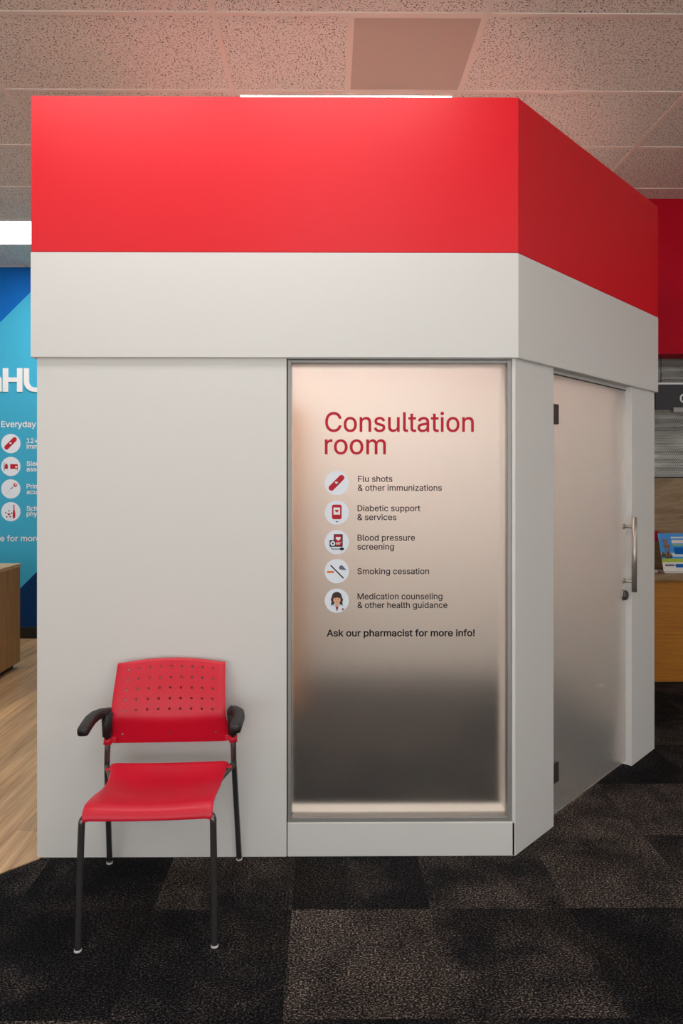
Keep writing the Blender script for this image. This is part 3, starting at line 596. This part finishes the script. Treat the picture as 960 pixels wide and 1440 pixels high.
bm = bmesh.new(); box(bm, -.166, .772, WF+.006, WF+TH, 2.0765, HEAD)
box(bm, -.166, .772, WF+.012, WF+TH, 2.0745, 2.0765, 0, 1)
o = finish(bm, 'wall_header', [M['booth_white'], M['black_gap']]); tag(o, None, None, None, 'structure')
bm = bmesh.new()
prism(bm, [(.772, WF), (XC, WF), A(T0), A(T0, TH), (.772, 3.005)], 0, HEAD, .002)
o = finish(bm, 'wall_corner', M['booth_white']); tag(o, 'white corner post between window and glass door', None, None, 'structure')
bm = bmesh.new()
prism(bm, [A(T1), A(TE), (RX, BB), (RX-TH, BB), (RX-TH, A(TE, TH)[1]-.02), A(T1, TH)], 0, HEAD, .002)
o = finish(bm, 'wall_right_side', M['booth_white']); tag(o, 'white booth panel right of the glass door', None, None, 'structure')
bm = bmesh.new()
prism(bm, [A(T0), A(T1), A(T1, TH), A(T0, TH)], 2.081, HEAD)
prism(bm, [A(T0, .034), A(T1, .034), A(T1, TH), A(T0, TH)], 2.064, 2.081)
o = finish(bm, 'wall_door_header', M['booth_white']); tag(o, None, None, None, 'structure')
bm = bmesh.new()
box(bm, XLW, XLW+TH, WF+TH, BB, 0, HEAD); box(bm, XLW+TH, RX-TH, BB-TH, BB, 0, HEAD)
o = finish(bm, 'wall_rear', M['inner_white']); tag(o, None, None, None, 'structure')

# fascia bands wrapping the booth
def loop_band(name, off, z0, z1, m, th=.09, bev=.002, inner_z=None):
    x0 = XLW - off; yf = WF - off; k = off*math.tan(R(22.5))
    c = (XC + k, yf)
    e = (RX + off, RY + off*(1-2*S2) + 0*k)
    e = (RX + off, c[1] + (RX + off - c[0]))
    outer = [(x0, yf), c, e, (RX+off, BB+off), (x0, BB+off)]
    ki = th*math.tan(R(22.5))
    ci = (c[0] - ki, yf + th); ei = (RX+off-th, ci[1] + (RX+off-th - ci[0]))
    inner = [(x0+th, yf+th), ci, ei, (RX+off-th, BB+off-th), (x0+th, BB+off-th)]
    bm = bmesh.new()
    V = [[bm.verts.new((x, y, z)) for x, y in pts] for pts, z in ((outer, z0), (outer, z1), (inner, z0), (inner, z1))]
    for i in range(5):
        j = (i+1) % 5
        bm.faces.new((V[0][i], V[0][j], V[1][j], V[1][i])); bm.faces.new((V[2][i], V[2][j], V[3][j], V[3][i]))
        bm.faces.new((V[0][i], V[0][j], V[2][j], V[2][i])); bm.faces.new((V[1][i], V[1][j], V[3][j], V[3][i]))
    if inner_z:                       # the inside face is white up to inner_z
        W2 = [bm.verts.new((x, y, inner_z)) for x, y in inner]
        for i in range(5):
            j = (i+1) % 5
            f = next(f for f in V[2][i].link_faces if V[3][j] in f.verts and V[2][j] in f.verts); bm.faces.remove(f)
            f = bm.faces.new((V[2][i], V[2][j], W2[j], W2[i])); f.material_index = 1
            bm.faces.new((W2[i], W2[j], V[3][j], V[3][i]))
    bmesh.ops.recalc_face_normals(bm, faces=bm.faces)
    if bev: bmesh.ops.bevel(bm, geom=[e for e in bm.edges if abs(e.verts[0].co.z - e.verts[1].co.z) < 1e-4], offset=bev, segments=2, affect='EDGES')
    return finish(bm, name, m)
o = loop_band('trim_white', WF-FF, 2.079, 2.514, M['booth_white']); tag(o, 'white band above the window and door', None, None, 'structure')
o = loop_band('trim_red', WF-FF-.001, 2.5155, 3.161, [M['red_paint'], M['inner_white']], inner_z=2.78); tag(o, 'bright red band around the top of the booth', None, None, 'structure')

# window with its lettering
win = empty('window_1', ((-.166+.772)/2, WF, .141)); tag(win, 'frosted window lettered Consultation room with five round icons', None, None, 'structure')
def to_local(o, root):
    o.parent = root; o.matrix_parent_inverse = Matrix.Translation(-Vector(root.location)); return o
bm = bmesh.new()
for x0, x1, z0, z1 in ((-.165, -.1505, .142, 2.073), (.7545, .771, .142, 2.073), (-.1505, .7545, 2.0605, 2.073), (-.1505, .7545, .142, .160)):
    box(bm, x0, x1, WF+.005, WF+.05, z0, z1, .002)
to_local(finish(bm, 'window_frame', M['aluminium']), win)
bm = bmesh.new()
box(bm, -.165, .771, WF+.05, WF+TH+.004, .142, .164, .002); box(bm, -.165, .771, WF+.05, WF+TH+.004, 2.062, 2.073)
box(bm, -.165, -.152, WF+.05, WF+TH+.004, .164, 2.062); box(bm, .756, .771, WF+.05, WF+TH+.036, .164, 2.062, .002)
to_local(finish(bm, 'window_liner', M['inner_white']), win)
bm = bmesh.new(); box(bm, -.153, .757, WF+.015, WF+.023, .158, 2.063)
to_local(finish(bm, 'glass_pane', M['frosted']), win)
GY = WF + .0145
def gx(px): return P(px, 700, GY)[0]
def gz(py): return P(560, py, GY)[1]
gs = gz(0) - gz(1)
def wintext(name, m, rows):
    bm = bmesh.new()
    for s, x0, x1, yb, cap, bold in rows: text_into(bm, s, gx(x0), gx(x1), gz(yb), cap*gs, GY-.0004, 0, bold)
    return to_local(finish(bm, name, m), win)
o = wintext('title_lettering', M['vinyl_red'], [('Consultation', 457, 666, 607, 27, .007), ('room', 456.5, 542.5, 638.5, 27, .007)])
wintext('list_lettering', M['vinyl_black'], [
    ('Flu shots', 503.2, 551.5, 677.5, 8.2, .009), ('& other immunizations', 503, 621, 690, 8.2, .009),
    ('Diabetic support', 502.5, 590.8, 718.8, 8.2, .009), ('& services', 502.3, 557.2, 731.3, 8.2, .009),
    ('Blood pressure', 502.5, 583.3, 760.2, 8.2, .009), ('screening', 502.3, 553.8, 772.8, 8.2, .009),
    ('Smoking cessation', 502.3, 603, 807.3, 8.2, .009), ('Medication counseling', 502.5, 621.8, 842.6, 8.2, .009),
    ('& other health guidance', 502.5, 628.8, 854.9, 8.2, .009)])
wintext('bold_lettering', M['vinyl_black'], [('Ask our pharmacist for more info!', 459, 667.3, 894.6, 9.0, .02)])
for yc, k in ((679.3, 'bandage'), (720.8, 'meter'), (762.3, 'pressure'), (803, 'smoking'), (844.5, 'pharmacist')):
    bm = bmesh.new(); icon_shapes(bm, gx(473.4), gz(yc), 17*gs, GY-.0001, IC[k])
    to_local(finish(bm, 'round_icon', PAL), win)

# frosted glass door, in the frame of the angled wall (local x along it, -y outwards)
door = empty('door_1', (*A(T0), 0), R(45)); tag(door, 'frosted glass door with a tall steel pull handle', None, None, 'structure')
DW = (T1 - T0) / S2
Q = .032
bm = bmesh.new(); box(bm, .006, DW-.006, Q, Q+.01, .02, 2.060, .001)
finish(bm, 'glass_panel', M['frosted_door'], door)
bm = bmesh.new(); box(bm, .0, DW, Q-.001, Q+.014, 2.0595, 2.0645)
finish(bm, 'head_seal', M['black_gap'], door)
for z0 in (1.829, .17):
    bm = bmesh.new(); box(bm, .002, .094, Q-.012, Q+.022, z0, z0+.093, .004)
    box(bm, .0, .016, Q-.020, Q-.004, z0+.004, z0+.089, .004)
    finish(bm, 'hinge', M['dark_steel'], door)
hx = .870
bm = bmesh.new(); tube(bm, [(hx, Q-.060, .962), (hx, Q-.060, 1.369)], .0135, 24)
handle = finish(bm, 'pull_handle', M['steel'], door)
for z in (1.017, 1.314):
    bm = bmesh.new(); tube(bm, [(hx, Q-.060, z), (hx, Q-.002, z)], .008); tube(bm, [(hx, Q-.007, z), (hx, Q, z)], .0145)
    finish(bm, 'standoff', M['steel'], handle)
bm = bmesh.new(); tube(bm, [(hx, Q, .939), (hx, Q-.008, .939)], .031, 32)
lock = finish(bm, 'lock', M['steel'], door)
bm = bmesh.new(); tube(bm, [(hx, Q-.008, .939), (hx, Q-.018, .939), (hx, Q-.022, .939)], .026, 32, 0, True, 0, [.026, .026, .021])
finish(bm, 'lock_knob', M['dark_steel'], lock)

# wood cabinet standing inside the booth, a tan blur at the window's left edge
cab = empty('storage_cabinet', (-.56, 4.8, 0)); tag(cab, 'tan wooden cabinet blurred behind the left edge of the frosted window', 'cabinet')
bm = bmesh.new(); box(bm, -.36, .385, -.30, .30, .06, 2.02, .004); finish(bm, 'body', M['cabinet_wood'], cab)
bm = bmesh.new(); box(bm, -.34, .365, -.28, .28, 0, .06); finish(bm, 'plinth', M['base_black'], cab)
bm = bmesh.new(); box(bm, -.37, .39, -.31, .31, 2.02, 2.05, .004); finish(bm, 'top', M['cabinet_wood'], cab)

# ------------------------------------------------------------------ ceiling lights and panel
def ceiling_light(cx, cy, label, m='lamp', group='rectangular ceiling lights'):
    r = empty('ceiling_light', (cx, cy, CEIL)); tag(r, label, 'ceiling light', group)
    bm = bmesh.new()
    for x0, x1, y0, y1 in ((-.597, .597, -.293, -.268), (-.597, .597, .268, .293), (-.597, -.572, -.268, .268), (.572, .597, -.268, .268)):
        box(bm, x0, x1, y0, y1, -.007, 0, .002)
    finish(bm, 'frame', M['grid_white'], r)
    bm = bmesh.new(); box(bm, -.572, .572, -.268, .268, -.005, 0)
    finish(bm, 'diffuser', M[m], r)
    return r
ceiling_light(.1025, 3.965, 'glowing ceiling light peeking over the top edge of the red band', 'booth_lamp')
ceiling_light(-2.3355, 5.795, 'bright white ceiling light left of the booth by the blue wall', 'clinic_lamp')
for k, (i, j) in enumerate(((0, 1), (-1, 1), (0, -2), (2, -2), (3, 0), (-2, -3), (0, -5), (2, -5), (-4, 1), (-4, 4), (4, 2))):
    # unseen lights on the grid; right front one added to brighten the angled face
    ceiling_light(.1025 + 1.219*i, 2.135 + .61*(j-1), 'rectangular ceiling light assumed overhead, outside the picture', 'clinic_lamp' if i == -4 else 'lamp')
pan = empty('ceiling_panel', (.4085, 3.355, CEIL)); tag(pan, 'plain smooth square ceiling panel above the red band', 'ceiling panel')
bm = bmesh.new(); box(bm, -.285, .285, -.287, .287, -.004, 0, .002); finish(bm, 'face', M['panel_grey'], pan)
bm = bmesh.new()
for x0, x1, y0, y1 in ((-.293, .293, -.293, -.285), (-.293, .293, .285, .293), (-.293, -.285, -.285, .285), (.285, .293, -.285, .285)): box(bm, x0, x1, y0, y1, -.006, 0, .001)
finish(bm, 'frame', M['grid_white'], pan)

# ------------------------------------------------------------------ the red chair
chair = empty('armchair', (-.617, 2.556, 0), R(2.45))
tag(chair, 'red plastic stacking chair with black arms and perforated back', 'chair')
def grid_surface(bm, fn, us, vs_):
    V = [[bm.verts.new(fn(u, v)) for u in us] for v in vs_]
    for a, b in zip(V, V[1:]):
        for i in range(len(us)-1): bm.faces.new((a[i], a[i+1], b[i+1], b[i]))
def lerp_tab(tab, s):
    """smooth interpolation through a table of (s, value...)"""
    for i in range(len(tab)-1):
        if s <= tab[i+1][0] or i == len(tab)-2:
            p0, p1, p2, p3 = tab[max(i-1, 0)], tab[i], tab[i+1], tab[min(i+2, len(tab)-1)]
            t = (s - p1[0]) / (p2[0] - p1[0]); t = max(0, min(1, t))
            out = []
            for k in range(1, len(p1)):
                m1 = (p2[k]-p0[k])/(p2[0]-p0[0])*(p2[0]-p1[0]); m2 = (p3[k]-p1[k])/(p3[0]-p1[0])*(p2[0]-p1[0])
                out.append((2*t**3-3*t*t+1)*p1[k] + (t**3-2*t*t+t)*m1 + (-2*t**3+3*t*t)*p2[k] + (t**3-t*t)*m2)
            return out
# seat: s 0 = front lip, 1 = rear edge  -> y, z, half width
SEAT = [(0, -.255, .428, .215), (.05, -.252, .447, .218), (.11, -.236, .466, .219), (.20, -.205, .472, .219), (.42, -.115, .459, .2185),
        (.62, -.02, .437, .218), (.80, .06, .429, .219), (.93, .125, .443, .226), (1, .155, .456, .231)]
def seat_pt(u, v):
    y, z, w = lerp_tab(SEAT, v)
    dip = -.010*(1-u*u)*math.sin(math.pi*min(1, max(0, v*1.05)))**.7 - .004*(1-u*u)
    side = -.006*max(0, abs(u)-.93)/.07
    return (u*w, y, z + dip + side)
bm = bmesh.new()
grid_surface(bm, seat_pt, [-1, -.97] + [-.9+.15*k for k in range(13)] + [.97, 1], [k/28 for k in range(29)])
seat = finish(bm, 'seat', M['chair_red'], chair, True)
md = seat.modifiers.new('thick', 'SOLIDIFY'); md.thickness = .009; md.offset = -1
md = seat.modifiers.new('round', 'BEVEL'); md.width = .003; md.segments = 2; md.limit_method = 'ANGLE'
# back: v 0 = bottom, 1 = top -> y, z, half width
BACKT = [(0, .192, .520, .240), (.10, .183, .553, .238), (.25, .168, .602, .232), (.345, .160, .633, .226), (.40, .164, .652, .224),
         (.60, .186, .709, .222), (.80, .210, .764, .219), (.93, .227, .801, .2175), (.97, .234, .814, .217), (1, .243, .820, .216)]
def back_pt(u, v):
    y, z, w = lerp_tab(BACKT, v)
    y = lerp_tab(BACKT, v + .055*(1-u*u)*math.exp(-((v-.35)/.15)**2))[0]      # the lumbar crease dips in the middle
    crown = .016*(1-u*u)*max(0, (v-.5)/.5) - .010*(1-u*u)*(1-min(1, v/.5))   # arched top, sagging bottom edge
    roll = .010*max(0, (abs(u)-.9)/.1)**2
    curve = .030*(1-u*u)
    return (u*w, y + curve*.85 + roll, z + crown)
hu = [(-.78 + .195*k) for k in range(9)]
hv = [.405 + .125*k*1.0 for k in range(5)]
du, dv = .195/2, .125/2
US = [-1, -.96] + [-.78 - du + du*k for k in range(19)] + [.96, 1]
VS = [0, .03, .07, .115, .16, .22, .28] + [.405 - dv + dv*k for k in range(11)] + [.975, 1]
VS = sorted(set(round(v, 5) for v in VS))
US = sorted(set(round(u, 5) for u in US))
holes = {(min(range(len(US)), key=lambda i: abs(US[i]-u)), min(range(len(VS)), key=lambda i: abs(VS[i]-v))) for u in hu for v in hv}
for u in (-.78, 0, .78): holes.add((min(range(len(US)), key=lambda i: abs(US[i]-u)), min(range(len(VS)), key=lambda i: abs(VS[i]-.115))))
bm = bmesh.new(); cache = {}
def bv(i, j):
    if (i, j) not in cache: cache[(i, j)] = bm.verts.new(back_pt(US[i], VS[j]))
    return cache[(i, j)]
done = set()
for (i, j) in holes:
    ring = [(i-1, j-1), (i, j-1), (i+1, j-1), (i+1, j), (i+1, j+1), (i, j+1), (i-1, j+1), (i-1, j)]
    for a in (i-1, i):
        for b in (j-1, j): done.add((a, b))
    small = []
    zc = back_pt(US[i], VS[j])
    for k in range(8):
        ang = R(-135 + 45*k); r_ = .0048
        vv = VS[j] + math.sin(ang)*r_/.325; uu = US[i] + math.cos(ang)*r_/.223
        small.append(bm.verts.new(back_pt(uu, vv)))
    for k in range(8):
        bm.faces.new((bv(*ring[k]), bv(*ring[(k+1) % 8]), small[(k+1) % 8], small[k]))
for i in range(len(US)-1):
    for j in range(len(VS)-1):
        if (i, j) not in done: bm.faces.new((bv(i, j), bv(i+1, j), bv(i+1, j+1), bv(i, j+1)))
back = finish(bm, 'backrest', M['chair_red'], chair, True); back.location.x = -.009
md = back.modifiers.new('thick', 'SOLIDIFY'); md.thickness = .008; md.offset = 0
md = back.modifiers.new('round', 'BEVEL'); md.harden_normals = True; md.width = .002; md.segments = 2; md.limit_method = 'ANGLE'

for s in (-1, 1):
    # rear tube: foot, seat joint, then up behind the back
    bm = bmesh.new()
    tube(bm, [(s*.264, .2615, .005), (s*.252, .180, .40), (s*.249, .168, .47), (s*.247, .178, .56), (s*.243, .20, .66)], .0115, 18, 0, True, 2)
    rl = finish(bm, 'rear_leg', M['chrome'], chair)
    bm = bmesh.new(); tube(bm, [(s*.2644, .2625, 0), (s*.264, .2615, .007)], .0125, 18); finish(bm, 'glide', M['glide'], rl)
    bm = bmesh.new()
    tube(bm, [(s*.2265, -.2615, .005), (s*.222, -.250, .30), (s*.220, -.246, .40), (s*.219, -.243, .434), (s*.185, -.222, .438), (s*.178, -.16, .432),
              (s*.185, .02, .408), (s*.225, .13, .420), (s*.248, .165, .436)], .0115, 18, 0, True, 3)
    fl = finish(bm, 'front_leg', M['chrome'], chair)
    bm = bmesh.new(); tube(bm, [(s*.2266, -.262, 0), (s*.2265, -.2615, .007)], .0125, 18); finish(bm, 'glide', M['glide'], fl)
    # red sleeves that join the back and the seat to the tubes
    bm = bmesh.new(); tube(bm, [(s*.248, .172, .522), (s*.247, .176, .548)], .0165, 18)
    box(bm, s*.215, s*.248, .176, .196, .525, .55, .004)
    finish(bm, 'sleeve', M['chair_red'], chair)
    bm = bmesh.new(); box(bm, s*.205, s*.246, .135, .166, .427, .440, .005)
    finish(bm, 'seat_tab', M['chair_red'], chair)
    # arm: upright bracket, then a padded rest curving outwards and forwards
    bm = bmesh.new()
    def ring(c, n_, w, h):
        n_ = Vector(n_).normalized(); side = n_.cross(Vector((0, 0, 1))); side = side.normalized() if side.length > .01 else Vector((1, 0, 0))
        upv = side.cross(n_)
        out = []
        for k in range(20):
            a = 2*math.pi*k/20; ca, sa = math.cos(a), math.sin(a)
            out.append(bm.verts.new(Vector(c) + side*(w/2*math.copysign(abs(ca)**.55, ca)) + upv*(h/2*math.copysign(abs(sa)**.55, sa))))
        return out
    path = [((s*.232, .165, .650), (s, -.1, 0), .046, .020), ((s*.245, .160, .654), (s, -.25, 0), .046, .026), ((s*.262, .148, .654), (s, -.9, 0), .045, .032),
            ((s*.277, .122, .653), (s*.35, -1, 0), .045, .034), ((s*.283, .08, .652), (s*.05, -1, 0), .044, .035), ((s*.281, .03, .651), (0, -1, 0), .043, .035),
            ((s*.279, -.01, .649), (0, -1, -.08), .043, .035), ((s*.278, -.03, .647), (0, -1, -.12), .042, .034), ((s*.278, -.038, .646), (0, -1, -.15), .035, .027)]
    rings = [ring(*p) for p in path]
    for a, b in zip(rings, rings[1:]):
        for k in range(20): bm.faces.new((a[k], a[(k+1) % 20], b[(k+1) % 20], b[k]))
    bm.faces.new(rings[0]); bm.faces.new(rings[-1])
    bmesh.ops.recalc_face_normals(bm, faces=bm.faces)
    ar = finish(bm, 'armrest', M['arm_black'], chair, True); ar.location.x = -.004
    bm = bmesh.new()
    t = bmesh.new()
    lo = [t.verts.new((s*x, y, .547)) for x, y in ((.232, .145), (.262, .145), (.262, .205), (.232, .205))]
    hi = [t.verts.new((s*x, y, .658)) for x, y in ((.224, .138), (.266, .138), (.266, .210), (.224, .210))]
    t.faces.new(lo); t.faces.new(hi)
    for i in range(4): t.faces.new((lo[i], lo[(i+1) % 4], hi[(i+1) % 4], hi[i]))
    bmesh.ops.recalc_face_normals(t, faces=t.faces)
    bmesh.ops.bevel(t, geom=t.edges[:], offset=.009, segments=3, affect='EDGES')
    merge(bm, t)
    finish(bm, 'arm_bracket', M['arm_black'], chair, True)

# ------------------------------------------------------------------ desk at left
desk = empty('reception_desk', (-3.25, 5.2, .004)); tag(desk, 'wooden desk block at left edge in front of the blue wall', 'desk')
bm = bmesh.new(); box(bm, -.70, .695, -.5, .50, .05, .835, .002); finish(bm, 'body', M['desk_wood'], desk)
bm = bmesh.new(); box(bm, -.703, .698, -.503, .503, .835, .865, .002); finish(bm, 'desk_top', M['desk_top'], desk)
bm = bmesh.new(); box(bm, -.64, .65, -.45, .47, 0, .05); finish(bm, 'toe_kick', M['base_black'], desk)

# ------------------------------------------------------------------ pharmacy counter at right
SY = 5.056
bm = bmesh.new(); box(bm, 1.96, 6.9, SY, SY+.2, 2.50, CEIL, .003)
o = finish(bm, 'wall_soffit', M['soffit_red']); tag(o, 'deep red soffit above the pharmacy counter', None, None, 'structure')
cnt = empty('pharmacy_counter', (4.3, 5.5, 0)); tag(cnt, 'ochre wood counter with stone top beyond the booth', 'counter')
bm = bmesh.new(); box(bm, -2.3, 2.3, -.23, .30, .0, .79, .003); finish(bm, 'base', M['counter_wood'], cnt)
bm = bmesh.new(); box(bm, -2.32, 2.32, -.28, .06, .79, .842, .004); finish(bm, 'worktop', M['stone'], cnt)
bm = bmesh.new(); box(bm, 2.0, 6.6, 5.561, 5.59, .80, 1.58, .003)
o = finish(bm, 'wall_splash', M['stone']); tag(o, 'brown stone panel behind the pharmacy counter', None, None, 'structure')
sh = empty('roller_shutter', (4.3, 5.64, 1.585)); tag(sh, 'perforated grey metal shutter above the counter', 'shutter')
bm = bmesh.new()
prof = []
for k in range(31):
    z = k*.0665
    prof += [(0, z+.004), (-.010, z+.014), (-.012, z+.034), (-.010, z+.054), (0, z+.063)]
prof = [p for p in prof if p[1] < 2.05]
V0 = [bm.verts.new((-2.3, y, z)) for y, z in prof]; V1 = [bm.verts.new((2.3, y, z)) for y, z in prof]
for i in range(len(prof)-1): bm.faces.new((V0[i], V1[i], V1[i+1], V0[i+1]))
o = finish(bm, 'curtain', M['shutter'], sh); md = o.modifiers.new('thick', 'SOLIDIFY'); md.thickness = .002
bm = bmesh.new()
box(bm, -2.3, 2.3, -.02, .02, 0, .03, .002); finish(bm, 'bottom_bar', M['aluminium'], sh)

sg = empty('hanging_sign', (3.2, 5.15, 2.095)); tag(sg, 'black hanging sign with white letter above the counter', 'sign')
bm = bmesh.new(); box(bm, -.72, .72, -.012, .012, 0, .19, .002); finish(bm, 'board', M['sign_black'], sg)
bm = bmesh.new(); box(bm, -.72, .72, -.014, .014, .19, .206, .002); finish(bm, 'top_rail', M['white_vinyl'], sg)
bm = bmesh.new(); text_into(bm, 'C', P(955.6, 0, 5.136)[0]-3.2, None, P(950, 566, 5.136)[1]-2.095, .062, -.0135, 0, .02)
finish(bm, 'lettering', M['white_vinyl'], sg)
for x in (P(929, 0, 5.15)[0]-3.2, .6):
    bm = bmesh.new(); tube(bm, [(x, 0, .206), (x, 0, .405)], .003, 8); finish(bm, 'rod', M['dark_steel'], sg)
bm = bmesh.new(); x = P(946, 0, 5.13)[0]-3.2
box(bm, x, x+.16, -.03, .02, -.022, .016, .003); finish(bm, 'clamp', M['aluminium'], sg)

# leaflets on the counter
fl = empty('brochure', (2.728, 5.30, .853), 0); tag(fl, 'blue brochure leaning in a clear stand on the counter', 'brochure')
LE = math.atan2(.10, .29)
def bcard(pts, k): return [(x, z*math.sin(LE) - .001*k*math.cos(LE), z*math.cos(LE)) for x, z in pts]
bm = bmesh.new()
cp = [M['paper'], M['sky_print'], M['grass_print'], M['tree_print'], M['tan_print'], M['pale_print'], M['vinyl_navy'], M['mural_blue']]
def add(pts, mi, k): 
    f = bm.faces.new([bm.verts.new(p) for p in bcard(pts, k)]); f.material_index = mi
w, h = .108, .302
t = bmesh.new()
q = [t.verts.new(p) for p in bcard(rect(-w, w, 0, h), 0)] + [t.verts.new((p[0], p[1]+.004, p[2])) for p in bcard(rect(-w, w, 0, h), 0)]
for idx in ((0, 1, 2, 3), (7, 6, 5, 4), (0, 4, 5, 1), (1, 5, 6, 2), (2, 6, 7, 3), (3, 7, 4, 0)): t.faces.new([q[i] for i in idx])
merge(bm, t, 0)
add(rect(-w, w, .09, h), 1, 1); add(rect(-w, w, .115, .145), 5, 2)
add([(-w, .13), (-.09, .155), (-.075, .14), (-.055, .16), (-.03, .14), (-.02, .12), (-w, .11)], 3, 3)
add(rect(-w, w, .072, .10), 2, 3)
add([(-.085, .118), (-.045, .128), (-.018, .118), (-.03, .102), (-.075, .1)], 3, 4)
for x in (-.066, -.042): add([(x-.006, .118), (x+.004, .118), (x+.006, .2), (x-.003, .2)], 4, 5)
add([(-.088, .21), (-.03, .215), (-.035, .192), (-.07, .19)], 4, 5); add([(-.085, .27), (-.066, .245), (-.05, .265), (-.042, .22), (-.066, .215)], 4, 6)
add(rect(-.012, .09, .262, .276), 5, 3); add(rect(-.01, .09, .222, .25), 0, 3); add(rect(-.01, .09, .205, .214), 2, 3)
add(rect(0, .1, .135, .19), 7, 4)
add(rect(-.008, .09, .03, .058), 7, 3)
for k in range(6): add(rect(-.088+.012*k, -.088+.012*k+.009, .04, .054), 6, 3)
finish(bm, 'card', cp, fl)
bm = bmesh.new(); box(bm, -.112, .112, -.03, .12, -.011, -.001, .002); finish(bm, 'stand_base', M['paper'], fl)
bm = bmesh.new(); box(bm, -.11, .02, -.05, .14, 0, .006, .001)
for k in range(4): box(bm, -.11+.002*k, .018-.002*k, -.052, .138, .006+.003*k, .0085+.003*k)
o = finish(bm, 'leaflet_stack', M['pink_paper']); o.location = (2.56, 5.36, .843); tag(o, 'low stack of pale leaflets lying flat beside the blue brochure', 'leaflets')
bm = bmesh.new(); box(bm, -.11, .055, 0, .004, 0, .085, .001)
o = finish(bm, 'notice_card', M['vinyl_red']); o.location = (P(926, 0, 5.55)[0]-.055, 5.555, 1.062); tag(o, 'small red card fixed to the stone panel left of the brochure', 'card')
